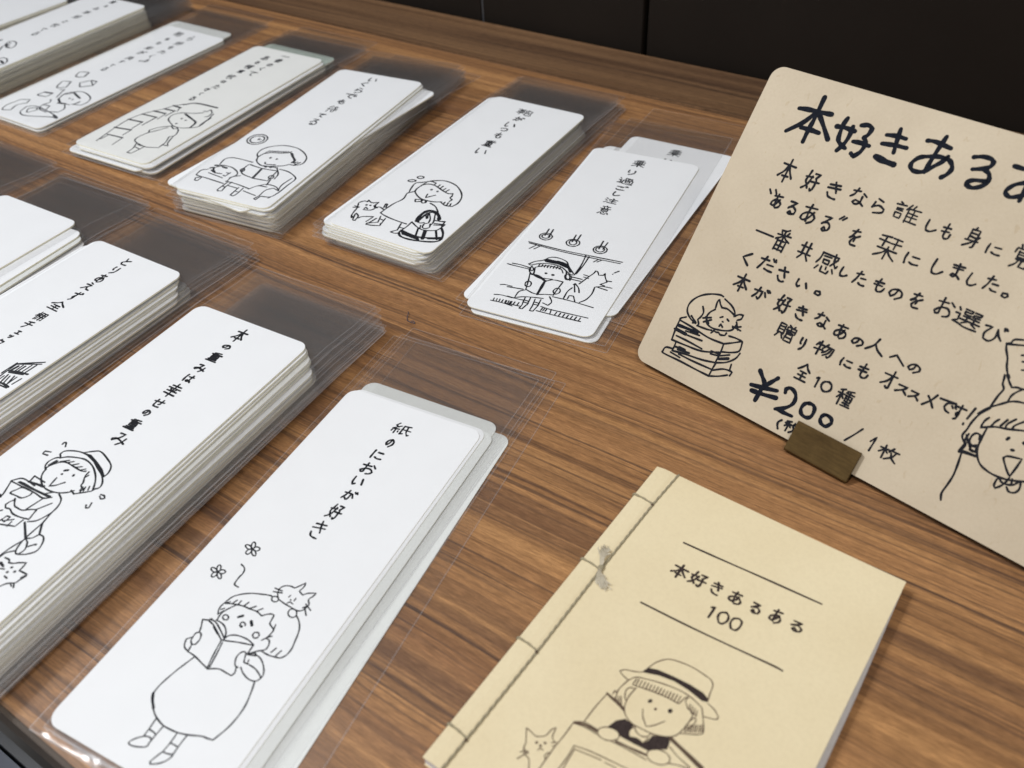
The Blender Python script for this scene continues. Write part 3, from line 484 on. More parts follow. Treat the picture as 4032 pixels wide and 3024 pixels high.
'R5': ('77:271,1800 193,1678 324,1633 385,1770 271,1800;77:384,1743 334,1640;75:335,2138 234,1976 355,1935 446,2082 335,2138;75:597,1986 491,1905 570,1787 720,1886 610,1987;76:570,1787 671,1775 720,1886;74:305,2399 312,2302 445,2271 453,2379 305,2399;73:648,2335 598,2212 663,2123 773,2067 985,2126 1071,2228 1075,2333 940,2367;73:648,2335 763,2403 928,2391;72:860,2408 967,2496 978,2595 871,2632;74:591,2327 510,2182 493,2134 437,2162;73:582,2405 642,2465 620,2549 681,2642 846,2663;72:533,2806 475,2677 555,2618 721,2622 1035,2670 1116,2713 997,2724 813,2801 653,2849 533,2806;72:592,2759 546,2694 625,2635 683,2677 634,2772 592,2759;72:620,2549 729,2529 775,2612;72:267,2873 201,2763 221,2663 228,2586 340,2529 387,2614 323,2701 376,2834 267,2873;73:764,2421 833,2422;120:613,2224 684,2139 892,2210;119:770,2273 776,2273;119:833,2277 838,2278;117:967,2353 977,2276;115:1008,2683 1109,2700;119:656,2349 742,2396;118:751,2428 846,2397;121:312,2302 425,2282',
'49:345,108 345,137 374,132 374,106;49:328,116 391,119;49:335,147 337,175 384,177 385,150 335,147;49:328,198 391,200;49:354,136 360,237;49:417,105 397,144;49:405,124 456,128 452,194 439,202;49:406,156 431,155 431,185 403,186;49:407,156 408,225 421,238 459,231 462,211;61:386,328 382,370 382,396 396,409 414,402 419,382;61:361,351 406,350;61:360,374 407,369;61:364,506 391,500;61:380,491 370,518 361,532;61:404,502 421,514;61:407,519 407,548 391,561 377,555 387,540 405,545 421,558;60:382,660 377,687 370,715 387,730 398,746;60:400,686 395,716 374,737 359,750;60:358,693 405,689;60:412,669 448,668 427,689;60:430,690 435,706 432,742 424,753 415,744;60:407,710 454,706;59:390,846 445,843 444,898 433,915 418,904;59:422,813 413,870 391,913;59:462,843 481,877;59:476,811 480,831;59:487,815 495,826;61:659,138 697,151;61:652,173 639,227;61:644,229 681,198 723,213 722,252 668,277;60:636,352 629,385 619,413 642,437 658,453;60:659,379 650,419 634,444 611,463;60:610,392 664,384;60:675,360 717,360 690,385;60:695,385 702,409 700,449 687,460 678,454;60:667,408 727,406;60:667,509 663,556 664,589 679,602 702,593 707,570;60:640,538 694,535;60:638,562 688,558;59:638,697 707,692;59:679,678 661,724 636,760;59:699,719 749,717;59:694,749 716,757 749,756;59:686,833 640,884 688,939;58:702,990 743,989 717,1014 701,1029;58:704,1024 731,1013 753,1028 749,1050 726,1060 709,1053 721,1040 735,1052;58:640,1039 640,1068 649,1084 655,1076;58:680,1044 691,1074;59:428,1015 426,1083;59:468,1015 470,1081;59:398,1044 490,1045;59:390,1083 504,1081;59:427,1094 402,1122;59:466,1090 493,1121;58:410,1179 469,1176;58:440,1168 441,1206 434,1213 429,1203 437,1195 444,1204 440,1221 428,1230;58:392,1317 448,1311;58:447,1311 418,1329 415,1349 428,1365 439,1366;57:394,1417 453,1418 414,1453 395,1471;57:393,1464 434,1450 464,1473 456,1501 427,1513 405,1505 418,1485 439,1504',
''),
'R6': ('80:597,1750 647,1791 680,1839 684,1880 655,1903 607,1904 549,1881 498,1840 464,1791 460,1749 489,1727 537,1726 597,1750;77:996,2167 1043,2205 1069,2249 1074,2291 1046,2312 999,2315 944,2293 896,2256 869,2212 863,2170 892,2148 940,2145 996,2167;81:286,1801 294,1753;79:561,1973 514,1888;78:618,2030 525,1905;80:504,1828 571,1840;77:908,2222 1027,2245;139:500,1852 585,1876;140:505,1785 520,1786;138:614,1905 643,1900;141:302,1794 305,1770;134:947,2223 1037,2260',
'64:584,61 529,68;64:514,81 598,79;64:528,92 531,121 585,120 582,91 531,90;64:531,106 580,105;64:555,67 557,146;64:525,130 586,132;64:514,146 598,146;64:578,240 611,239 590,256 577,269;64:580,266 602,257 617,268 615,287 596,293 585,288 594,279 605,289;63:511,359 551,354 530,396 507,424 498,415 518,396 555,404 590,420;63:577,380 571,415 552,441;63:542,501 541,611;63:486,528 595,529;63:537,530 522,555 482,585;63:544,532 567,553 599,580;63:520,578 565,581;62:531,686 524,716 514,747 536,764 549,784;62:549,711 542,749 526,773 505,790;62:503,719 555,718;62:566,694 605,692 584,717;62:585,718 591,739 589,775 578,788 567,781;62:556,740 613,737;61:528,890 539,927;61:579,908 539,929 519,948 533,969 577,967;49:477,1064 537,1059;49:506,1031 510,1148;49:508,1070 480,1106;49:509,1070 529,1089;49:557,1034 539,1072;49:549,1056 594,1055;49:584,1058 568,1104 529,1147;49:548,1075 562,1114 595,1144;60:473,1234 556,1227;60:553,1227 514,1252 508,1278 526,1301 542,1305;60:512,1363 579,1359 534,1400 510,1423;60:518,1419 558,1400 590,1423 586,1457 551,1473 527,1463 540,1443 563,1459',
''),
'B': ('52:458,477 701,462 1003,441 1328,423;48:459,1006 796,988 1236,952 1319,950;23:655,1479 617,1471 587,1458 609,1434 657,1414 690,1395;23:706,1353 728,1295 769,1244 826,1222 906,1210 986,1214 1025,1221 1048,1246 1057,1298 1067,1344;22:1072,1353 1120,1367 1154,1391 1149,1411 1086,1434;23:655,1479 680,1440 732,1417 818,1390 915,1372 993,1375 1059,1394;23:655,1479 644,1528 640,1564 650,1599 652,1614;22:1059,1394 1091,1443 1123,1499 1126,1524 1088,1554 1031,1586;23:688,1447 687,1490 756,1471 851,1450 947,1444 960,1390 973,1383;22:973,1383 969,1408 1001,1442 1011,1435 1029,1455 1033,1444 1047,1450;23:714,1492 706,1559 716,1618 740,1657 794,1682 855,1679 925,1668 991,1637 1024,1599 1037,1535 1041,1478 1033,1444;23:710,1503 685,1512 676,1539 692,1578 710,1589;22:1040,1502 1053,1462 1068,1483 1055,1542;23:648,1608 686,1622 722,1634;23:660,1591 680,1618;23:671,1584 697,1623;22:805,1580 828,1619 869,1654 900,1624 934,1573;22:819,1689 837,1707 869,1715 897,1703 909,1676;22:819,1689 810,1710 810,1733 822,1752;22:781,1783 779,1803 763,1822 738,1837 710,1842 686,1837 673,1823 674,1803 690,1783 715,1769 744,1763 768,1768 781,1783;21:1059,1745 1056,1765 1037,1786 1010,1798 980,1802 956,1794 944,1777 947,1757 966,1736 994,1723 1024,1720 1047,1728 1059,1745;22:586,1816 590,1714 602,1616;22:543,1858 541,1953 535,2041 536,2158 537,2202;22:543,1858 554,1841 599,1819 665,1816;22:550,1857 613,1841 680,1840;21:614,1959 619,2027 616,2117;21:626,1973 635,2104;21:614,1959 715,1933 893,1907 969,1897;21:626,1973 770,1943;21:791,1943 855,1934;23:598,1610 662,1619;23:628,1598 627,1573 642,1579;21:400,2091 354,2022 392,2027 424,2031 462,2000 469,1957 483,1931 496,1985 525,2003;21:400,2091 408,2123 431,2144 462,2152 490,2191 506,2209;21:473,2088 478,2070 496,2072;21:404,2148 433,2124;21:413,2186 438,2124;21:414,2122 444,2131;21:509,2014 532,1997;21:524,2026 537,2011;21:535,2105 518,2091 525,2069 538,2065;21:756,1829 853,1817 959,1810;21:1059,1761 1113,1738 1160,1727;21:1025,1681 1080,1702 1161,1718;21:910,1702 900,1743 869,1738;23:704,1482 701,1442;23:722,1479 719,1439;23:740,1475 738,1435;23:759,1472 756,1432;23:776,1469 774,1429;23:794,1465 792,1425;23:812,1461 810,1422;23:830,1459 828,1419;23:848,1455 846,1416;23:866,1452 864,1412;23:883,1449 881,1409;22:901,1445 899,1406;22:919,1442 917,1402;22:937,1439 935,1399;22:1048,1567 1038,1527;22:1056,1561 1047,1521;22:1066,1554 1057,1514;22:1075,1548 1066,1507;21:1085,1541 1076,1501;21:1093,1535 1084,1495;21:1103,1528 1094,1488;21:1112,1522 1103,1481;21:1121,1515 1113,1475;22:1010,1445 999,1412;22:1025,1448 1015,1415;22:1041,1451 1030,1419;22:1056,1455 1046,1423;47:547,1852 606,1830 672,1826;46:782,1815 878,1800 946,1788;49:601,1612 668,1627 726,1643;46:997,1641 1070,1658 1200,1691 1245,1703;46:1006,1634 1087,1653 1214,1681;46:445,2059 445,2057;46:482,2035 483,2035;46:470,2060 471,2059;48:860,1542 861,1540',
'52:541,629 539,733;52:500,656 585,656;52:540,659 527,684 496,709;52:545,658 561,682 587,706;52:522,705 559,706;52:635,623 630,651 621,679 638,697 650,712;52:653,649 644,681 631,704 612,720;52:611,658 657,653;52:664,632 702,627 683,651;52:680,655 686,672 686,708 677,722 668,713;52:658,676 709,670;51:752,641 802,636;51:747,665 806,652;51:771,624 784,651 794,678;51:756,690 766,705 786,711 801,710;50:870,637 927,630;50:896,620 893,655 899,699;50:916,649 907,678 883,698 866,691 870,674 893,658 919,659 938,675 933,695 910,705;50:1004,632 1045,631 1018,655 1003,668;50:1006,666 1032,655 1053,668 1052,692 1028,699 1011,693 1021,680 1033,695;49:816,803 832,788 830,874;49:903,786 875,805 874,840 894,871 915,867 930,835 923,801 902,787;48:980,782 954,799 951,836 969,868 996,863 1007,831 1003,795 982,782;49:1122,618 1170,609;49:1142,599 1140,637 1142,688;49:1161,633 1151,664 1130,686 1116,678 1121,658 1141,642 1161,640 1177,659 1172,680 1154,696;48:1244,617 1292,614 1261,637 1240,650;48:1245,648 1276,636 1301,650 1297,669 1270,679 1252,672 1263,659 1280,672',
'0:690,1395 706,1353 756,1332 850,1318 945,1310 1024,1313 1060,1328 1066,1349 1040,1359 949,1344 863,1342 779,1359;0:702,1778 722,1717 757,1681 811,1686 807,1728 822,1752 861,1736 900,1743 916,1712 919,1680 993,1635 1012,1661 1019,1701 985,1725 939,1764 862,1773 789,1779 749,1761;0:805,1528 804,1517 812,1505 821,1505 825,1516 820,1526 811,1532;0:920,1515 917,1503 926,1493 937,1493 942,1506 936,1518 926,1521'),
'S': ('146:458,124 461,268 457,364 459,455;150:320,244 380,235 477,228 562,220;148:441,256 394,331 305,420;147:483,248 547,311 619,387;149:398,365 465,362 539,365;143:681,212 673,264 683,346 700,379 735,398 762,408;142:743,255 749,325 738,388 714,439;144:636,285 698,277 769,281;141:793,230 838,216 873,230 867,272 849,303;140:849,303 877,336 872,396 840,442 815,427;142:790,348 844,342 907,345;137:981,241 1045,229 1112,229;138:980,303 1060,290 1143,284;136:1050,178 1061,244 1080,337;132:1246,199 1297,191 1404,203;130:1345,140 1334,231 1326,323 1324,396;185:982,396 1046,407 1118,410;133:1413,256 1395,298 1360,342 1324,386 1293,404 1251,407 1226,390 1222,359 1249,317 1299,293 1364,274 1421,273 1455,294 1471,325 1460,364 1436,393;130:1560,212 1607,194 1657,192 1683,207 1679,235 1648,261 1587,286;129:1650,265 1687,280 1705,309 1705,344 1675,378 1635,396 1598,389 1596,370 1629,347 1692,333;125:1805,192 1876,193 1927,191;123:1911,105 1924,234 1929,383;122:2007,240 1953,243 1902,272 1859,299 1833,339 1834,362 1866,378 1907,360 1957,319 1989,246;142:951,2038 987,2071 1022,2109 1019,2176 1016,2242;140:1092,2029 1061,2076 1030,2124;143:937,2156 1019,2139 1127,2112;143:960,2191 1050,2179 1143,2160;122:1185,2097 1178,2073 1199,2053 1234,2059 1264,2089 1269,2141 1235,2191 1173,2232;123:1185,2227 1236,2227 1302,2223;120:1363,2090 1400,2088 1421,2113 1421,2163 1395,2185 1355,2179 1335,2148 1340,2110 1363,2090;117:1509,2106 1548,2114 1564,2141 1541,2177 1507,2176 1486,2155 1487,2124 1509,2106;57:1763,2080 1729,2143 1693,2203;56:1843,2129 1866,2087 1864,2140 1861,2189;63:338,1938 281,1921 234,1883 222,1831 244,1774 291,1725 354,1690 416,1671 445,1673;61:463,1684 536,1708 579,1741 589,1770;63:332,1802 357,1839 353,1879 340,1904 363,1932 357,1949;63:281,1901 310,1917 340,1933 315,1944;62:430,1783 403,1819 396,1860 417,1898 465,1915 522,1908 583,1889 623,1862 633,1820;62:428,1770 420,1726 426,1704 450,1732 473,1750;61:473,1750 514,1742 559,1752 597,1766;61:595,1762 619,1742 649,1734 646,1766 622,1786;63:373,1878 431,1849;62:391,1902 440,1864;62:387,1862 434,1895;60:625,1800 660,1847;61:616,1848 671,1817;61:611,1839 683,1844;61:494,1821 511,1807;61:551,1810 567,1817;61:525,1840 531,1841;61:518,1881 522,1860 544,1877;62:484,1951 496,1926 516,1930 536,1925 557,1934 590,1924 593,1904;63:359,1948 438,1941 479,1932;64:247,1926 212,1951 210,1967 331,1975 485,1991 612,1982;61:612,1982 680,1941 731,1906 672,1907 621,1914;64:210,1967 212,2039 222,2127;64:203,2043 306,2045 446,2033;64:241,2084 348,2083 475,2087;64:222,2127 345,2118 483,2102 610,2052;61:612,1982 620,2052 618,2134;61:629,2040 699,2012 744,1977 735,1914;64:262,2123 266,2170 263,2199;64:266,2199 378,2178 514,2159 622,2132;64:273,2162 328,2155;64:301,2173 399,2158;61:622,2132 693,2095 743,2041 757,1992;62:548,2069 617,2065;62:554,2090 623,2077;61:630,2071 691,2035;64:259,2185 206,2198 197,2232 211,2247 360,2243 518,2244 620,2242;64:258,2215 347,2220;64:326,2200 452,2199 613,2190;61:624,2135 620,2185 620,2242 686,2212 745,2174;61:624,2193 692,2150 746,2138 769,2141 763,2170;60:736,2091 744,2134;64:293,2021 411,2006;110:223,2006 323,1998 386,1998;110:218,2041 305,2043;105:629,2097 694,2064;109:307,2156 355,2156;56:2385,1136 2345,1151 2298,1170 2289,1197 2269,1210;57:2271,1213 2321,1195 2400,1167;57:2271,1213 2284,1243 2314,1288 2335,1338 2361,1378 2375,1395;57:2348,1388 2355,1408 2364,1444 2383,1471 2374,1523 2367,1608;57:2369,1394 2392,1418 2418,1442 2440,1430 2475,1425 2511,1421;56:2475,1425 2448,1466 2438,1495 2438,1531;58:2326,1670 2362,1611 2408,1563 2444,1528 2479,1508 2519,1498 2562,1488;56:2376,1241 2411,1222;56:2398,1274 2431,1262;56:2417,1322 2454,1308;94:2365,1383 2375,1395;58:2370,1609 2336,1669 2319,1735 2316,1786 2309,1831 2325,1856 2350,1869;58:2392,1665 2379,1696 2377,1742 2446,1701 2513,1681 2596,1649 2648,1634;57:2447,1648 2433,1675 2426,1705;57:2488,1630 2471,1681;56:2527,1606 2499,1653 2500,1682;56:2579,1591 2537,1645 2538,1674;58:2411,1732 2413,1792 2419,1854 2437,1902 2477,1946 2530,1965 2581,1969 2647,1960 2706,1938 2783,1902;58:2405,1812 2398,1784 2373,1785 2358,1813 2363,1852 2388,1863 2408,1852;58:2370,1865 2389,1887 2422,1894 2414,1865 2385,1865 2385,1894 2409,1897;58:2338,1808 2337,1858 2350,1883;59:2329,1820 2357,1855 2370,1865;59:2356,1938 2369,2006 2379,2084 2376,2153 2371,2215 2387,2258;57:2578,1857 2577,1842 2594,1827 2664,1809 2660,1875 2653,1936 2620,1906 2578,1857;56:2656,1944 2650,1979 2638,2010 2617,2039 2603,2022 2602,1982 2615,1966;57:2613,1975 2633,1988 2667,1985 2694,1970 2709,1945;56:2668,2001 2691,2020 2721,2010 2733,1979 2724,1944;59:2340,1935 2350,1883;56:2684,1977 2673,1943;90:2339,1933 2370,1922 2432,1915;90:2341,1930 2349,1880;86:2539,1739 2544,1726;85:2629,1716 2639,1718;86:2590,1785 2599,1783',
'66:454,593 453,762;66:406,634 502,638;66:448,641 432,685 399,727;66:454,642 473,677 504,722;66:431,719 475,717;64:623,620 617,659 611,695 630,724 642,744;64:645,654 636,705 621,732 601,753;64:600,667 650,661;64:660,633 696,629 674,663;64:676,663 684,687 681,741 670,756 662,741;64:651,693 708,687;63:788,665 861,655;63:781,689 869,678;63:819,641 834,674 851,711;63:791,723 807,746 837,753 860,753;61:957,650 1005,643;61:985,627 972,671 950,694;61:1032,652 1059,667;61:1031,674 1030,717 1003,735 980,726 996,707 1027,714 1059,732;67:396,838 418,864;67:439,828 459,857;60:1140,649 1177,660;60:1128,675 1122,714;60:1119,713 1160,691 1201,705 1196,730 1142,748;47:1284,619 1299,627;47:1264,639 1328,633;47:1276,663 1314,660;47:1276,674 1315,674;47:1274,693 1318,693 1317,725 1278,724 1275,693;47:1361,618 1339,655;47:1353,645 1355,739;47:1387,618 1377,639;47:1353,646 1432,642;47:1354,673 1420,675;47:1351,697 1423,696;47:1351,728 1433,730;47:1391,643 1390,729;57:1501,667 1500,714 1509,738 1536,737 1565,717;56:1627,651 1623,704 1623,737 1637,750 1656,741 1660,714;56:1603,681 1649,678;56:1601,708 1648,702;55:1791,616 1784,632;55:1769,632 1768,705;55:1769,634 1817,631 1815,732 1803,745;55:1772,657 1816,656;55:1771,678 1814,682;55:1753,705 1830,701;55:1829,672 1795,714 1753,747;54:1903,681 1899,713 1901,741;54:1937,693 1975,690;54:1931,729 1952,735 1980,733;48:2072,622 2079,640;48:2098,616 2100,638;48:2133,620 2122,644;48:2053,677 2057,647 2143,650 2140,668;48:2076,663 2078,716;48:2077,669 2124,669 2122,718;48:2079,684 2124,685;48:2077,702 2124,703;48:2077,715 2123,716;48:2092,721 2083,745 2059,770;48:2113,719 2109,758 2144,758 2151,740;66:454,869 515,860;66:480,850 477,891 484,943;66:503,885 488,916 467,939 452,933 453,912 477,889 502,896 520,912 514,935 493,949;65:585,866 636,864 602,897 585,916;65:588,910 617,896 643,916 642,942 611,954 594,947 605,930 622,950;64:702,864 787,855;64:742,836 737,895 743,957;64:775,884 754,927 721,955 697,948 702,919 732,896 771,895 795,920 785,948 756,970;63:862,879 910,875 877,911 858,932;63:862,927 894,914 918,933 916,961 888,978 872,968 883,950 899,965;62:959,864 981,836;62:982,863 1002,840;61:1082,905 1134,895;61:1112,884 1098,923 1081,952;61:1081,952 1105,934 1117,949 1116,969;61:1143,924 1106,952 1095,979 1103,996 1139,995;54:1274,862 1340,855;54:1269,890 1341,893;54:1310,858 1305,926;54:1354,856 1414,858;54:1350,894 1420,889;54:1384,854 1382,926;54:1278,942 1411,943;54:1347,922 1344,1009;54:1342,944 1319,972 1274,1001;54:1348,943 1375,973 1414,999;58:1480,909 1476,946 1482,979;58:1518,925 1563,923;58:1511,965 1535,972 1569,967;57:1662,883 1658,946 1670,976 1699,974 1728,947;56:1771,879 1840,874;56:1775,896 1836,892;56:1804,861 1808,935 1797,951 1777,947 1788,933 1814,938 1837,954;55:1892,889 1886,941 1898,965 1921,962 1942,945;54:1991,884 2036,877;54:2014,860 2005,910 1989,951;54:2029,906 2063,904;54:2027,938 2041,946 2067,946;53:2115,935 2134,930 2142,944 2130,959 2107,953 2108,935;59:678,1058 656,1071 623,1074;59:653,1074 654,1139;59:627,1085 634,1096;59:684,1078 674,1099;59:604,1108 705,1101;59:653,1109 631,1126 603,1143;59:655,1107 679,1130 708,1143;59:623,1149 620,1219;59:620,1149 688,1147 687,1220;59:621,1183 686,1185;59:655,1146 653,1217;59:623,1212 688,1213;64:826,1090 825,1165;64:862,1086 861,1167;64:804,1118 881,1119;64:797,1168 890,1168;64:830,1177 810,1210;64:859,1177 884,1209;57:968,1108 964,1153 949,1190;57:967,1110 1086,1111;57:1058,1093 1066,1151 1092,1184 1098,1166;57:1085,1125 1051,1179;57:985,1129 1038,1126;57:991,1151 992,1175 1034,1179 1032,1150 989,1153;57:972,1204 957,1232;57:998,1201 1001,1237 1049,1240 1055,1218;57:1030,1197 1033,1214;57:1074,1199 1090,1223;62:1139,1152 1135,1192 1143,1213 1165,1210 1185,1196;61:1242,1156 1286,1148;61:1267,1134 1254,1186 1238,1223;61:1281,1178 1314,1174;61:1278,1213 1294,1221 1319,1219;60:1408,1130 1400,1174 1402,1204 1417,1217 1441,1208 1451,1184;60:1379,1157 1436,1153;60:1377,1176 1432,1174;59:1538,1156 1529,1190 1508,1212 1491,1193 1502,1168 1538,1155 1567,1167 1575,1194 1542,1221;58:1640,1141 1693,1136;58:1669,1125 1657,1160 1636,1183;58:1637,1185 1663,1166 1676,1182 1674,1199;58:1703,1158 1665,1185 1652,1208 1664,1224 1700,1221;56:1797,1121 1858,1114;56:1824,1091 1826,1198 1807,1201 1796,1186 1824,1157 1867,1150 1890,1176 1884,1197 1858,1207;56:1873,1105 1900,1124;50:1928,1109 1940,1125;50:1921,1148 1948,1146 1947,1166 1950,1185 1923,1202;50:1927,1203 1958,1206 2003,1217 2078,1216;50:1968,1107 2015,1108 2011,1123 1969,1123 1973,1140 2013,1140;50:2028,1109 2073,1109 2064,1124 2027,1126 2026,1140 2069,1139;50:1971,1153 2071,1156;50:1997,1145 1996,1179;50:2044,1145 2041,1175;50:1961,1175 2082,1178;50:2005,1182 1976,1199;50:2035,1185 2066,1201;53:2114,1154 2155,1148 2127,1197 2134,1233 2170,1238 2195,1204 2191,1156;53:2190,1152 2209,1187 2232,1210;53:2222,1130 2227,1145;53:2232,1129 2241,1138;65:736,1337 805,1328;65:767,1307 782,1345 796,1374;65:744,1379 760,1402 783,1409 799,1402;64:896,1344 894,1378 911,1395 920,1384;64:956,1352 974,1382;63:1049,1370 1072,1367 1082,1382 1069,1394 1042,1390 1043,1372;65:856,1486 847,1517 839,1556 861,1576 873,1597;65:876,1512 865,1558 850,1585 831,1605;65:829,1529 876,1522;65:886,1494 920,1492 902,1521;65:904,1521 909,1546 908,1590 900,1605 888,1593;65:879,1547 931,1541;64:990,1522 1049,1515;64:984,1542 1057,1532;64:1014,1504 1026,1532 1042,1561;64:990,1573 1006,1591 1031,1597 1051,1596;63:1135,1509 1178,1503;63:1159,1488 1148,1528 1128,1546;63:1197,1508 1224,1523;63:1202,1530 1201,1570 1176,1583 1159,1573 1173,1559 1198,1567 1222,1582;61:1297,1521 1364,1517;61:1325,1506 1321,1542 1329,1596;61:1349,1537 1336,1569 1309,1592 1291,1585 1294,1565 1322,1545 1351,1548 1369,1564 1364,1588 1341,1602;60:1465,1551 1457,1576 1439,1593 1423,1581 1434,1558 1465,1548 1492,1559 1498,1579 1470,1599;60:1585,1497 1567,1549 1526,1591;60:1576,1540 1603,1570 1646,1594;58:1694,1577 1728,1547 1796,1593;57:1866,1553 1859,1582 1840,1598 1824,1585 1838,1563 1865,1553 1893,1563 1900,1584 1870,1607;52:930,1666 930,1734;52:930,1666 973,1666 974,1736;52:931,1688 971,1685;52:931,1708 973,1707;52:928,1730 974,1732;52:939,1739 924,1766;52:963,1739 980,1765;52:997,1659 1012,1668;52:1038,1658 1029,1672;52:989,1675 991,1710 1054,1711 1054,1674 992,1673;52:1017,1676 1020,1709;52:987,1696 1052,1694;52:998,1720 993,1773 1048,1773 1043,1720 996,1720;52:992,1746 1047,1746;64:1116,1702 1114,1735 1120,1742;64:1144,1701 1146,1742 1138,1769 1123,1786;56:1237,1678 1223,1703;56:1232,1690 1278,1689;56:1252,1665 1248,1763;56:1217,1728 1281,1722;56:1301,1670 1281,1699 1273,1709;56:1293,1687 1349,1687 1341,1737 1328,1758 1320,1751;56:1320,1687 1301,1720 1280,1737;56:1334,1690 1320,1727 1292,1753;61:1431,1707 1424,1735 1429,1760;61:1458,1716 1496,1715;61:1454,1748 1473,1755 1500,1752;60:1585,1682 1580,1732 1578,1762 1594,1776 1617,1769 1625,1746;60:1554,1713 1611,1708;60:1553,1735 1607,1732;58:1718,1682 1802,1680;58:1773,1649 1775,1765 1762,1771 1754,1761;58:1768,1685 1751,1723 1716,1752;63:1232,1853 1209,1883 1186,1905;63:1232,1854 1249,1881 1273,1901;63:1209,1914 1253,1915;63:1202,1941 1258,1942;63:1189,1972 1271,1972;63:1231,1915 1230,1971;62:1333,1909 1348,1896 1348,1969;67:444,1141 582,1141;68:498,1308 443,1351 502,1397;66:577,1309 639,1305;66:614,1285 599,1338 579,1383;66:636,1337 684,1334;66:629,1371 655,1376 689,1376;66:664,1284 678,1300;66:684,1283 690,1299;68:526,1459 525,1591;68:476,1495 574,1494;68:523,1499 508,1527 472,1562;68:528,1495 545,1524 578,1558;68:507,1557 551,1556;67:638,1530 699,1525 695,1570 685,1585 673,1575;67:674,1502 663,1549 641,1584;67:718,1525 735,1553;67:729,1504 742,1515;67:743,1501 753,1511;58:1830,1712 1887,1710 1862,1735 1823,1758;58:1864,1736 1880,1746 1895,1758;57:1917,1715 1966,1715 1947,1737 1914,1757;57:1948,1738 1964,1747 1976,1758;56:2068,1672 2047,1719 2010,1766;56:2021,1700 2048,1724 2076,1758;55:2092,1682 2189,1673;55:2184,1675 2144,1692 2134,1720 2152,1738 2176,1744;55:2173,1695 2185,1707;55:2192,1692 2203,1702;55:2193,1684 2259,1682;55:2228,1665 2226,1728 2218,1739 2215,1725 2224,1711 2229,1724 2226,1753 2214,1765;54:2299,1648 2286,1728;54:2280,1762 2281,1771;62:1420,1897 1390,1911 1383,1942 1406,1968 1435,1964 1453,1940 1445,1910 1421,1897;55:1545,1892 1515,1905;55:1507,1927 1555,1926;55:1530,1901 1532,2006;55:1530,1929 1510,1964;55:1533,1931 1551,1955;55:1605,1888 1562,1899;55:1559,1911 1615,1912;55:1566,1927 1568,1966 1606,1969 1608,1928 1567,1928;55:1565,1943 1608,1949;55:1585,1900 1585,2001;55:1563,1982 1608,1984;55:1555,2002 1616,1999;64:1253,2279 1238,2301 1241,2323 1255,2345;57:1323,2257 1293,2267;57:1287,2281 1333,2279;57:1311,2264 1308,2334;57:1307,2283 1288,2303;57:1314,2284 1330,2298;57:1349,2257 1358,2265;57:1381,2256 1376,2266;57:1346,2269 1346,2291 1380,2289 1385,2271 1345,2269;57:1359,2292 1352,2315 1334,2333;57:1372,2292 1373,2326 1393,2326;52:1917,2129 1973,2125;52:1946,2104 1949,2193;52:1945,2132 1916,2161;52:1950,2132 1970,2149;52:1999,2104 1979,2134;52:1991,2122 2041,2120;52:2023,2123 2007,2160 1967,2192;52:1993,2138 2008,2167 2041,2188',
''),
}

BX, BY, BANG = -81.05, 192.57, -2.68

# ------------------------------------------------------------------ table
table = empty('display_table', (0, 0, 0), 0, 'brown wood grained table top carrying the rows of bookmarks', 'table')
tt = box('table_top', -1300, 700, 18.5, 453.8, -24, 0, M['wood'], table)
box('edge_band', -1300, 700, 17.0, 18.5, -24, -0.3, M['brownband'], table, bev=0.3)
rl = box('back_rail', -1300, 700, 454.1, 507, -24, 0.9, M['rail'], table, bev=0.8)

# lower display ledge seen past the front edge of the table
led = empty('lower_ledge', (0, 0, -60), 0, 'dark ledge with black and navy strips below the front edge of the table', 'ledge')
box('board', -900, 300, -160, 16.0, -90 + 60 - 60, -62 + 0 , M['black'], led)
box('strip', -900, 300, 13.2, 15.8, -60 + 0, 24, M['black'], led)
box('strip', -900, 300, 8.6, 12.4, -61.8, 16, M['navy'], led)
box('strip', -900, 300, 4.6, 7.6, -61.8, 20, M['steel'], led)
box('strip', -900, 300, 0.5, 3.6, -61.8, 8, M['black'], led)
box('strip', -900, 300, -6, -1, -61.8, 2, M['brownband'], led)

# dark cabinet behind the table
cab = empty('dark_cabinet', (0, 512, 0), 0, 'very dark brown panelled cabinet standing behind the table', 'cabinet')
edges = [-1500, -950, -377.9, -251.6, 420, 1000]
for i in range(5):
    a, b = edges[i], edges[i + 1]
    box('panel', a + (0.9 if i != 3 else 1.7), b - (0.9 if i != 2 else 1.7), 0, 14, -700, 1500, M['cabinet'], cab, bev=0.5)
box('carcass', -1500, 1000, 16, 40, -700, 1500, M['gap'], cab)
box('trim_strip', -378.5, -377.3, 0.6, 15, -700, 1500, M['steel'], cab)

# floor under everything
fl = bpy.data.meshes.new('floor')
fl.from_pydata([(-4, -3, -0.75), (3, -3, -0.75), (3, 3, -0.75), (-4, 3, -0.75)], [], [(0, 1, 2, 3)])
fl.materials.append(plain('floor_tiles', (0.12, 0.11, 0.10), 0.5, 0.3, 5, 0.2))
mesh_obj('floor', fl, None, 'structure')

# ------------------------------------------------------------------ sleeved bookmarks
CW, CL, CR = 57.9, 150.0, 4.2
SW, SL = 66.0, 187.0        # clear sleeve; open end reaches 34 past the card's head

def card_mesh(t, face):
    return slab('card', rrect(CW, CL, CR), -t, 0, [M[face], M['card_edge']])
TINT = {('R4', 0): 'cream_card', ('R4', 2): 'mint', ('F2', 3): 'cream_card', ('F2', 5): 'pale', ('F2', 7): 'cream_card', ('A', 2): 'pale', ('A', 3): 'pale', ('A', 4): 'pale', ('F4', 2): 'pale', ('R5', 1): 'pale'}

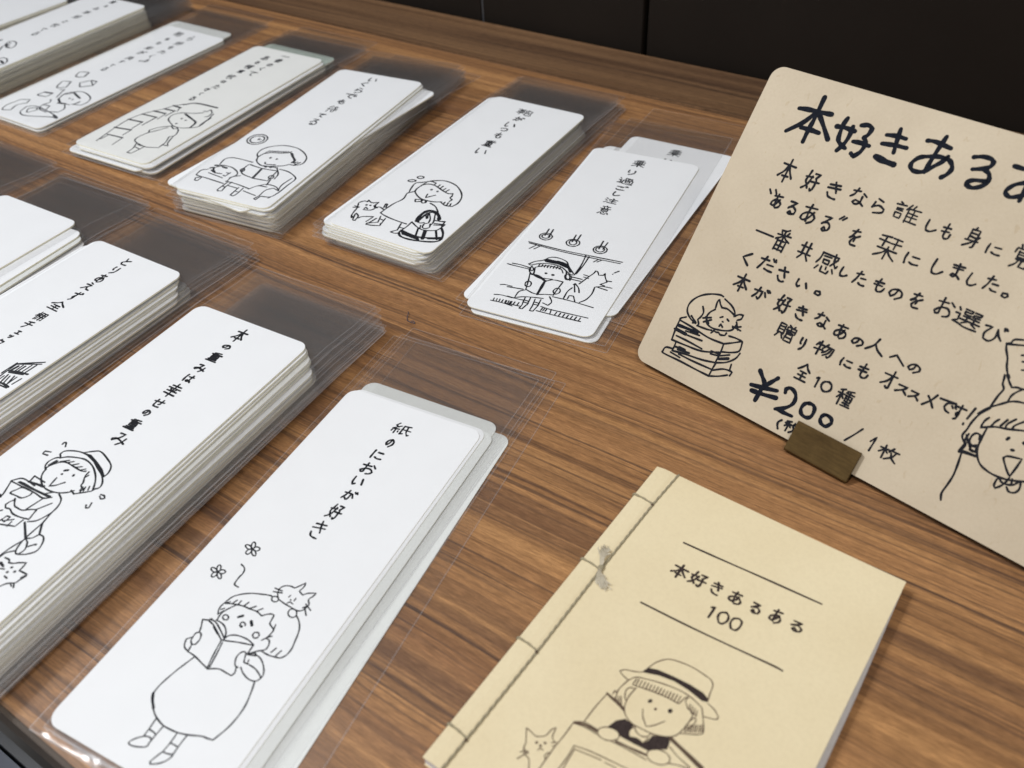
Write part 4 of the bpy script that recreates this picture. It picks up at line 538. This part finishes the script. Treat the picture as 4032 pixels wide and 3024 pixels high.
def sleeve_mesh(gap_top, gap_bot, t, seed, tail, crinkle=False, start=138):
    """thin envelope: upper and lower film joined at the rim, slightly wavy"""
    rnd = random.Random(seed)
    nx, ny = (24, 60) if crinkle else (9, 22)
    x0, y0 = -1.6 + rnd.uniform(-1.0, .8), 34.5 + rnd.uniform(-.7, .7)
    V, F = [], []
    ph = [rnd.uniform(0, 6.28) for _ in range(4)]
    for s in (0, 1):
        for j in range(ny + 1):
            for i in range(nx + 1):
                x = x0 + SW * i / nx; y = y0 - SL * j / ny
                rim = i in (0, nx) or j in (0, ny)
                wv = 0.5 * math.sin(x * .09 + ph[0]) * math.sin(y * .05 + ph[1]) + 0.5 * math.sin(y * .11 + ph[2] + x * .03)
                if s == 0: z = gap_top * (1 + 0.35 * wv)
                else: z = -t - gap_bot * (1 + 0.3 * wv)
                edge = max(0.0, 1 - min(i, nx - i) / 2.0) + max(0.0, 1 - (ny - j) / 3.0)
                if s == 0 and not rim:
                    if crinkle:
                        e2 = max(0.0, (x - 54) / 10) ** 1.5 + max(0.0, (-y - start) / 14) ** 1.5 + (0.8 if y > 16 else 0) + max(0.0, (1 - x) / 4)
                        z += min(1.3, e2) * 0.27 * (math.sin(x * .75 + y * .26 + ph[3]) + 0.8 * math.sin(y * .62 - x * .33 + ph[0])) * (0.6 + 0.4 * math.sin(x * .21 - y * .13 + ph[2])) + min(1.0, e2) * .55
                    else: z += min(1, edge) * gap_top * 0.5 * math.sin(x * .3 + y * .2 + ph[3])
                if rim: z = -t / 2 + (0.03 * gap_top if s == 0 else -0.03 * gap_top)
                # beyond the head of the card the empty film sinks a little
                if y > 3: z -= min(tail, (y - 3) * tail / 22.0)
                V.append((x, y, z))
    st = (nx + 1) * (ny + 1)
    for s in (0, 1):
        for j in range(ny):
            for i in range(nx):
                a = s * st + j * (nx + 1) + i
                q = (a, a + nx + 1, a + nx + 2, a + 1)
                F.append(q if s == 0 else tuple(reversed(q)))
    film = to_mesh('sleeve', V, F, [M['film']], smooth=True)
    # welded rim
    V, F = [], []
    w = 0.34
    zz = -t / 2
    def strip(xa, xb, ya, yb):
        n = 12
        base = len(V)
        for k in range(n + 1):
            if abs(xb - xa) < abs(yb - ya):
                y = ya + (yb - ya) * k / n
                dz = min(tail, (y - 3) * tail / 22.0) if y > 3 else 0
                V.append((xa, y, zz - dz + .01)); V.append((xb, y, zz - dz + .01))
            else:
                x = xa + (xb - xa) * k / n
                dz = min(tail, (ya - 3) * tail / 22.0) if ya > 3 else 0
                V.append((x, ya, zz - dz + .01)); V.append((x, yb, zz - dz + .01))
        for k in range(n):
            b = base + 2 * k
            F.append((b, b + 1, b + 3, b + 2))
    strip(x0 - w, x0, y0, y0 - SL); strip(x0 + SW, x0 + SW + w, y0, y0 - SL)
    strip(x0, x0 + SW, y0 - SL, y0 - SL - w * 1.6); strip(x0, x0 + SW, y0 + w, y0)
    sm = to_mesh('seam', V, F, [M['seam']])
    return film, sm

GROUP = 'top bookmarks of the stacks on the table'
STACKS = [
 # key, x, y, top height, angle, count, spread, explicit layers (du, dw, dangle), top label, stack words
 ('A', -200.77, 171.03, 1.26, 6.57, 5, 0.6, {1: (1.2, -1.2, 0.2), 2: (4.6, -0.6, 0.35), 3: (3.4, -7.2, -0.7), 4: (10.3, -1.2, 1.5)},
  'nearest bookmark, showing a girl reading with a cat on her head and two flowers', 'beside the cream booklet'),
 ('F2', -277.21, 167.28, 15.0, 3.76, 17, 2.2, {1: (1.1, 0.6, -0.2), 2: (1.4, 1.0, 0.3), 3: (3.9, 2.6, -0.3), 4: (4.2, 2.9, 0.1), 5: (4.7, 4.4, -0.2), 6: (7.2, 5.4, -0.9), 7: (6.2, 5.0, -.3), 8: (7.4, 6.0, -0.8), 9: (5.0, 4.2, 0.2), 10: (6.6, 5.9, -0.4), 11: (4.6, 4.0, 0.0), 12: (5.8, 3.4, -.3)},
  'top bookmark showing a girl in a banded hat carrying a pile of books', 'of book carrying girls'),
 ('F3', -363.66, 180.25, 11.1, 1.5, 13, 2.4, {1: (-2.8, 4.0, -.3), 2: (0.5, 2, .3), 3: (2.3, 4, -.1), 4: (2.5, 6, .5), 5: (4.6, 7, .2), 6: (3.9, 8, .7), 7: (5.8, 9, .3)},
  'top bookmark with a long column of characters above a drawn bookshelf', 'with the bookshelf'),
 ('F4', -444.49, 183.73, 10.0, 2.2, 12, 2.6, {1: (9, 6.5, 2.0), 2: (12, 9, 2.6), 3: (6, 5, 1.0), 4: (14.2, 10.3, 3.0)},
  'front row bookmark half cut off at the left, topmost of its fanned stack', 'second from the left in front'),
 ('F5', -523.0, 187.0, 7.5, 1.2, 8, 2.0, {},
  'top sleeve of the stack just showing at the far left of the front row', 'at the far left in front'),
 ('R1', -214.0, 383.38, 2.27, 7.91, 4, 1.0, {1: (14.0, -20.2, -3.9), 2: (4.0, -6.0, -3.5), 3: (1.2, 1.5, 0.5)},
  'top bookmark with a girl and cat on a train under three hanging straps', 'fanned out beside the sign'),
 ('R2', -286.01, 395.63, 10.5, 2.51, 13, 1.6, {1: (-3.4, 0.4, -.4), 2: (-2.5, 1.2, -.3), 3: (-1.8, 2.2, .3), 4: (-3.0, 3.0, -.2), 5: (-2, 3.4, .2), 6: (-3.4, 4.0, 0)},
  'top bookmark with a girl holding an overfull bag beside a walking cat', 'with the heavy bag'),
 ('R3', -387.42, 377.16, 13.31, 7.78, 15, 1.6, {1: (1.2, 0.6, .3), 2: (12.4, -2.6, -8.5), 3: (3, 1, -1.0)},
  'top bookmark with a girl reading on a sofa under a round clock', 'with the sofa'),
 ('R4', -476.08, 390.55, 6.71, 3.11, 8, 1.5, {1: (2.6, 2.4, .8), 2: (3.0, -10.0, -1.5), 3: (-2, 4.6, .3), 4: (4, 3, 1.2)},
  'top bookmark with a girl standing beside a receding staircase of books', 'with the staircase of books'),
 ('R5', -569.71, 394.17, 2.84, 0.97, 4, 1.2, {1: (-4.0, -10.2, 0.4)},
  'top bookmark with a seated girl tossing four books in the air', 'with tossed books'),
 ('R6', -644.89, 391.3, 14.0, 1.7, 16, 1.6, {},
  'top bookmark of the thick back row stack, second from the left', 'with two small heads'),
 ('R7', -715.45, 380.23, 12.0, -2.0, 13, 1.6, {},
  'blank looking top bookmark in the very corner at the upper left', 'in the upper left corner'),
]
ORD = 'top second third fourth fifth sixth seventh eighth ninth tenth eleventh twelfth thirteenth fourteenth fifteenth sixteenth seventeenth'.split()
rnd = random.Random(11)
for key, X, Y, H, ANG, CNT, SPR, EXPL, TOPLAB, WORDS in STACKS:
    pitch = (H - 0.12) / CNT
    t = min(0.82, pitch * 0.88)
    cms = {}
    meshes = {}
    if key in INK:
        dr, tx, fi = INK[key]
        small = key in ('R3', 'R4', 'R5', 'R6')
        im = M['ink_soft'] if small else M['ink']
        meshes['drawing'] = ink_mesh('drawing', dr + (';' + fi if fi else ''), im, 3, wmul=1.2, clip=[((0.6, 0, 0), (-1, 0, 0)), ((CW - .6, 0, 0), (1, 0, 0))])
        meshes['lettering'] = ink_mesh('lettering', tx, im, 5, z0=0.03, wmul=1.3)
    for i in range(CNT):
        if i == 0: du = dw = da = 0.0
        elif i in EXPL: du, dw, da = EXPL[i]
        else:
            du = rnd.uniform(-1, 1) * SPR + (1.2 if key in ('F2', 'F3', 'R3') else 0); dw = rnd.uniform(-.6, 1) * SPR * 0.8; da = rnd.uniform(-1, 1) * SPR * .22
        a = math.radians(ANG)
        x = X + du * math.cos(a) + dw * math.sin(a); y = Y + du * math.sin(a) - dw * math.cos(a)
        lab = TOPLAB if i == 0 else ORD[i] + ' sleeved bookmark from the top, stack ' + WORDS
        grp = GROUP if i == 0 else 'lower bookmarks in the stack ' + WORDS
        b = empty('bookmark', (x, y, H - i * pitch), math.radians(ANG + da), lab, 'bookmark', grp)
        face = TINT.get((key, i), 'card')
        if face not in cms: cms[face] = card_mesh(t, face)
        co = mesh_obj('card', cms[face], b)
        if face == 'mint': co['label'] = 'pale mint green card'
        gt = pitch * 0.07
        fm, sm = sleeve_mesh(gt, pitch * 0.03, t, rnd.random(), 0.0 if H < 4 else min(2.2, (H - i * pitch) * 0.3) * (1 - i / CNT), crinkle=(i == 0), start=116 if key == 'F2' else 138)
        s = mesh_obj('sleeve', fm, b)
        mesh_obj('seam', sm, s)
        if i == 0 or (key, i) == ('R1', 1):
            for k, me in meshes.items():
                if i == 0 or k == 'lettering': mesh_obj(k, me, b)

# ------------------------------------------------------------------ stitched booklet
BW, BL, BT = 83.8, 123.0, 5.0
bk = empty('booklet', (BX, BY, 0), math.radians(BANG), 'cream thread-bound booklet with a girl in a hat on its cover', 'booklet')
def cover_bend(x, y):
    return -0.5 * max(0, 1 - abs(x - 6.9) / 1.3) * 0.5
def grid_cover():
    xs = [0, 3, 5.6, 6.4, 6.9, 7.4, 8.2, 12, 20, 30, 40, 50, 60, 70, 78, BW]
    ys = [0, -5, -20, -40, -60, -80, -100, -118, -BL]
    V, F = [], []
    def h(x, y):
        z = cover_bend(x, y)
        z += 0.9 * max(0, (x - 45) / 40) ** 2 * (0.4 + 0.6 * (-y / BL)) - (0.5 if x < 0.1 else 0.0)
        return z
    for lvl in (0, -0.28):
        for y in ys:
            for x in xs: V.append((x, y, BT + h(x, y) + lvl))
    nx = len(xs); st = nx * len(ys)
    for j in range(len(ys) - 1):
        for i in range(nx - 1):
            a = j * nx + i
            F.append((a, a + nx, a + nx + 1, a + 1)); F.append((st + a, st + a + 1, st + a + nx + 1, st + a + nx))
    rim = [i for i in range(nx)] + [j * nx + nx - 1 for j in range(1, len(ys))] + [(len(ys) - 1) * nx + i for i in range(nx - 2, -1, -1)] + [j * nx for j in range(len(ys) - 2, 0, -1)]
    for k in range(len(rim)):
        a, b = rim[k], rim[(k + 1) % len(rim)]
        F.append((a, b, st + b, st + a))
    return to_mesh('cover', V, F, [M['cream']], smooth=False), h
cv, cov_h = grid_cover()
mesh_obj('cover', cv, bk)
for k in range(9):
    z0 = 0.35 + k * 0.46
    fan = (8 - k) / 8.0
    o = [(0.25 + rnd.uniform(-.08, .08), -0.5), (BW - 0.5 + rnd.uniform(-.1, .1) + 0.35 * fan, -0.45 + rnd.uniform(-.1, .1)), (BW + 0.1 + 1.1 * fan, -40), (BW + 0.5 + rnd.uniform(-.1, .1) + 2.0 * fan, -BL + .5), (0.25, -BL + .4 + rnd.uniform(-.1, .1))]
    mesh_obj('page_block', slab('page_block', o, z0, z0 + 0.43, [M['page']]), bk)
mesh_obj('back_cover', slab('back_cover', [(0, 0), (BW, 0), (BW, -BL), (0, -BL)], 0.02, 0.32, [M['cream']]), bk)
dr, tx, fi = INK['B']
def lift(me):
    for v in me.vertices:
        v.co.z += cov_h(v.co.x / MM, v.co.y / MM) * MM
    return me
L_ = dr.split(';')
def shifted(me):
    for v in me.vertices: v.co.z += (BT + 0.02) * MM
    return lift(me)
clipb = [((0, -BL + .4, 0), (0, -1, 0))]
for q in L_[:2]: mesh_obj('rule_line', shifted(ink_mesh('rule_line', q, M['print_ink'], 2, wmul=1.25)), bk)
mesh_obj('drawing', shifted(ink_mesh('drawing', ';'.join(L_[2:]) + ';' + fi, M['print_line'], 2, clip=clipb, wmul=1.45)), bk)
mesh_obj('black_dress', shifted(ink_mesh('black_dress', fi, M['print_ink'], 2, z0=0.09, clip=clipb)), bk)
mesh_obj('lettering', shifted(ink_mesh('lettering', tx, M['print_ink'], 4, z0=0.05, wmul=1.35)), bk)

def twist(name, P, r, parent):
    """two-ply thread: two strands wound round the path"""
    pts = []
    for a, b in zip(P[:-1], P[1:]):
        n = max(2, int((Vector(b) - Vector(a)).length / 0.55))
        for k in range(n): pts.append(Vector(a).lerp(Vector(b), k / n))
    pts.append(Vector(P[-1]))
    V, F = [], []
    for s in (0, 1):
        base = len(V); seg = 6
        for i, p in enumerate(pts):
            d = (pts[min(i + 1, len(pts) - 1)] - pts[max(0, i - 1)]).normalized()
            u = d.cross(Vector((0, 0, 1))); 
            if u.length < .01: u = Vector((0, 1, 0))
            u.normalize(); v = u.cross(d)
            t = i * 0.62 + s * math.pi
            c = p + (u * math.cos(t) + v * math.sin(t)) * r * 0.32
            for k in range(seg):
                q = 2 * math.pi * k / seg
                V.append(tuple(c + (u * math.cos(q) + v * math.sin(q)) * r * 0.62))
        for i in range(len(pts) - 1):
            for k in range(seg):
                j = (k + 1) % seg
                F.append((base + i * seg + k, base + i * seg + j, base + (i + 1) * seg + j, base + (i + 1) * seg + k))
    return mesh_obj(name, to_mesh(name, V, F, [M['thread']], smooth=True), parent)
zt = BT + 0.12
twist('binding_thread', [(8.0, 0.35, 0.2), (8.0, 0.35, BT - .2), (8.0, -0.5, zt), (7.3, -15.7, zt - .1), (6.9, -47.1, zt - .1), (7.1, -81, zt - .1), (6.6, -112.7, zt - .1), (6.4, -122.6, zt), (6.4, -123.3, BT - .3), (6.4, -123.3, .2)], 0.5, bk)
for yy, xx in ((-15.6, 7.3), (-47.1, 6.8), (-80.8, 7.1), (-112.5, 6.6)):
    twist('stitch', [(xx, yy - .1, zt), (xx * .5, yy + .3, zt + .05), (0.15, yy + .4, BT + .15), (-0.35, yy + .4, BT - .6), (-0.35, yy + .4, 0.3)], 0.42, bk)
for yy, xx in ((-15.9, 7.2), (-81.1, 7.0), (-112.8, 6.6)):
    tube('stitch_hole', [(xx + .1, yy - .35, BT - .1), (xx + .1, yy - .35, zt + .42)], 0.42, M['print_line'], bk, seg=8)
kn = bmesh.new(); bmesh.ops.create_icosphere(kn, subdivisions=2, radius=1.0)
for v in kn.verts:
    v.co = Vector((6.8 + v.co.x * 1.0, -46.8 + v.co.y * 1.3, BT + .55 + v.co.z * .6)) * MM + Vector((rnd.uniform(-.1, .1), rnd.uniform(-.1, .1), rnd.uniform(-.1, .1))) * MM
me = bpy.data.meshes.new('knot'); kn.to_mesh(me); kn.free(); me.materials.append(M['thread'])
knot = mesh_obj('knot', me, bk)
V, F = [], []
def strand(P, r):
    base = len(V)
    for i, p in enumerate(P):
        for k in range(3):
            a = 2.094 * k
            V.append((p[0] + r * math.cos(a), p[1] + r * math.sin(a) * .6, p[2] + r * math.sin(a)))
    for i in range(len(P) - 1):
        for k in range(3):
            j = (k + 1) % 3
            F.append((base + 3 * i + k, base + 3 * i + j, base + 3 * i + 3 + j, base + 3 * i + 3 + k))
for k in range(110):
    up = k < 56
    ex, ey = (4.4 + rnd.gauss(0, .8), -40.6 + rnd.gauss(0, .9)) if up else (11.2 + rnd.gauss(0, 1.1), -51.6 + rnd.gauss(0, 1.0))
    mx, my = (5.2 + rnd.gauss(0, .5), -43.2) if up else (7.6 + rnd.gauss(0, .5), -50.2 + rnd.gauss(0, .4))
    P = []
    for q in range(7):
        s = q / 6
        x = (1 - s) ** 2 * 6.8 + 2 * s * (1 - s) * mx + s * s * ex; y = (1 - s) ** 2 * -46.8 + 2 * s * (1 - s) * my + s * s * ey
        P.append((x + rnd.gauss(0, .08), y + rnd.gauss(0, .08), BT + .45 + 1.3 * s * (1 - s) * 2 + rnd.uniform(0, .7) * s))
    strand(P, 0.17)
fr = mesh_obj('frayed_end', to_mesh('frayed_end', V, F, [M['tuft']]), knot); fr['kind'] = 'stuff'

# ------------------------------------------------------------------ kraft sign in its brass clip
TAU = math.radians(39.885); SA = math.radians(-10.19)
SHT, SWD = 119.05, 188.0
U = Vector((math.cos(SA), math.sin(SA), 0)); NH = Vector((-math.sin(SA), math.cos(SA), 0))
UP = Vector((0, 0, 1)) * math.cos(TAU) + NH * math.sin(TAU)
TOP = Vector((-101.70, 315.79, 94.35))
sign = empty('price_sign', TOP, 0, 'kraft board sign with a handwritten 200 yen price, leaning in a brass clip', 'sign')
sign.rotation_euler = Matrix((U, UP, U.cross(UP))).transposed().to_euler()
brd = slab('board', rrect(SWD, SHT, 4.6, 6), -2.2, 0, [M['kraft'], M['kraft_edge_shaded']])
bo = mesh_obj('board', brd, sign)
bm = bmesh.new(); bm.from_mesh(brd)
dr, tx, fi = INK['S']
ds = dr.split(';')
NT = 26   # title and price strokes come first
cl = [((SWD - .8, 0, 0), (1, 0, 0)), ((0, -SHT + .6, 0), (0, -1, 0))]
bm.free()
def first(d): return [int(v) / 20 for v in d.split(':')[1].split()[0].split(',')]
big = [d for d in ds if int(d.split(':')[0]) > 108]
fine = [d for d in ds if int(d.split(':')[0]) <= 108]
mesh_obj('title_lettering', ink_mesh('title_lettering', ';'.join(d for d in big if first(d)[1] < 60), M['ink_navy'], 3, z0=0.02, clip=cl, wmul=1.15), sign)
mesh_obj('price_lettering', ink_mesh('price_lettering', ';'.join(d for d in big if first(d)[1] >= 60), M['ink_navy'], 3, z0=0.02, clip=cl, wmul=1.15), sign)
mesh_obj('cat_drawing', ink_mesh('cat_drawing', ';'.join(d for d in fine if first(d)[0] < 50), M['ink'], 4, z0=0.03, clip=cl, wmul=1.2), sign)
mesh_obj('quantity_lettering', ink_mesh('quantity_lettering', ';'.join(d for d in fine if 50 <= first(d)[0] < 115), M['ink'], 4, z0=0.03, clip=cl, wmul=1.2), sign)
mesh_obj('girl_drawing', ink_mesh('girl_drawing', ';'.join(d for d in fine if first(d)[0] >= 115), M['ink'], 4, z0=0.03, clip=cl, wmul=1.2), sign)
mesh_obj('lettering', ink_mesh('lettering', tx, M['ink'], 5, z0=0.05, clip=cl, wmul=1.25), sign)

clip = empty('brass_clip', TOP, 0, 'small aged brass clip holding the bottom edge of the kraft sign', 'clip')
clip.rotation_euler = sign.rotation_euler
# front lip, floor of the slot and back plate: one bent strip, local z = out of the sign's face
prof = [(2.0, -111.2), (2.0, -122.0), (1.6, -122.6), (-3.0, -122.6), (-3.6, -122.0), (-3.6, -104), (-2.4, -104), (-2.4, -121.2), (0.7, -121.2), (0.7, -111.2)]
prof = [(z, y) for z, y in prof]
V, F = [], []
x0, x1 = 68.4, 92.0
n = len(prof)
for x in (x0, x1):
    for z, y in prof: V.append((x, y, z))
F.append(tuple(range(n))); F.append(tuple(reversed(range(n, 2 * n))))
for i in range(n):
    j = (i + 1) % n
    F.append((i, n + i, n + j, j))
me = to_mesh('jaw', V, F, [M['brass']])
bm = bmesh.new(); bm.from_mesh(me); bmesh.ops.recalc_face_normals(bm, faces=bm.faces[:])
bmesh.ops.bevel(bm, geom=[e for e in bm.edges], offset=0.12 * MM, segments=2, affect='EDGES')
bm.to_mesh(me); bm.free()
mesh_obj('jaw', me, clip)
# flat foot behind the jaw, lying on the table
inv = (Matrix.Translation(TOP) @ sign.rotation_euler.to_matrix().to_4x4()).inverted()
c0 = TOP + U * x0 - UP * 121.4
ft = []
for z in (0.05, 1.2):
    for a, b in ((0, 1.5), (x1 - x0, 1.5), (x1 - x0, 34), (0, 34)):
        p = Vector((c0.x, c0.y, 0)) + U * a + NH * b; p.z = z
        ft.append(tuple(inv @ p))
me = to_mesh('foot', ft, [(0, 3, 2, 1), (4, 5, 6, 7), (0, 1, 5, 4), (1, 2, 6, 5), (2, 3, 7, 6), (3, 0, 4, 7)], [M['brass']])
mesh_obj('foot', me, clip)

# curled fibre lying on the table between the rows
hp = [(-213, 221, .3), (-211.6, 219.6, .8), (-210.8, 217.6, .5), (-209.3, 215.9, .4), (-207.2, 215.3, .9), (-205.2, 215.9, .4), (-206.5, 216.8, .7), (-208.2, 216.1, .4)]
Q = []
for i in range(len(hp) - 1):
    for k in range(4):
        Q.append(tuple(Vector(hp[i]).lerp(Vector(hp[i + 1]), k / 4)))
h = tube('fibre', Q, 0.14, M['hair'])
h['label'] = 'small curled grey fibre lying on the bare wood between the two rows'; h['category'] = 'fibre'
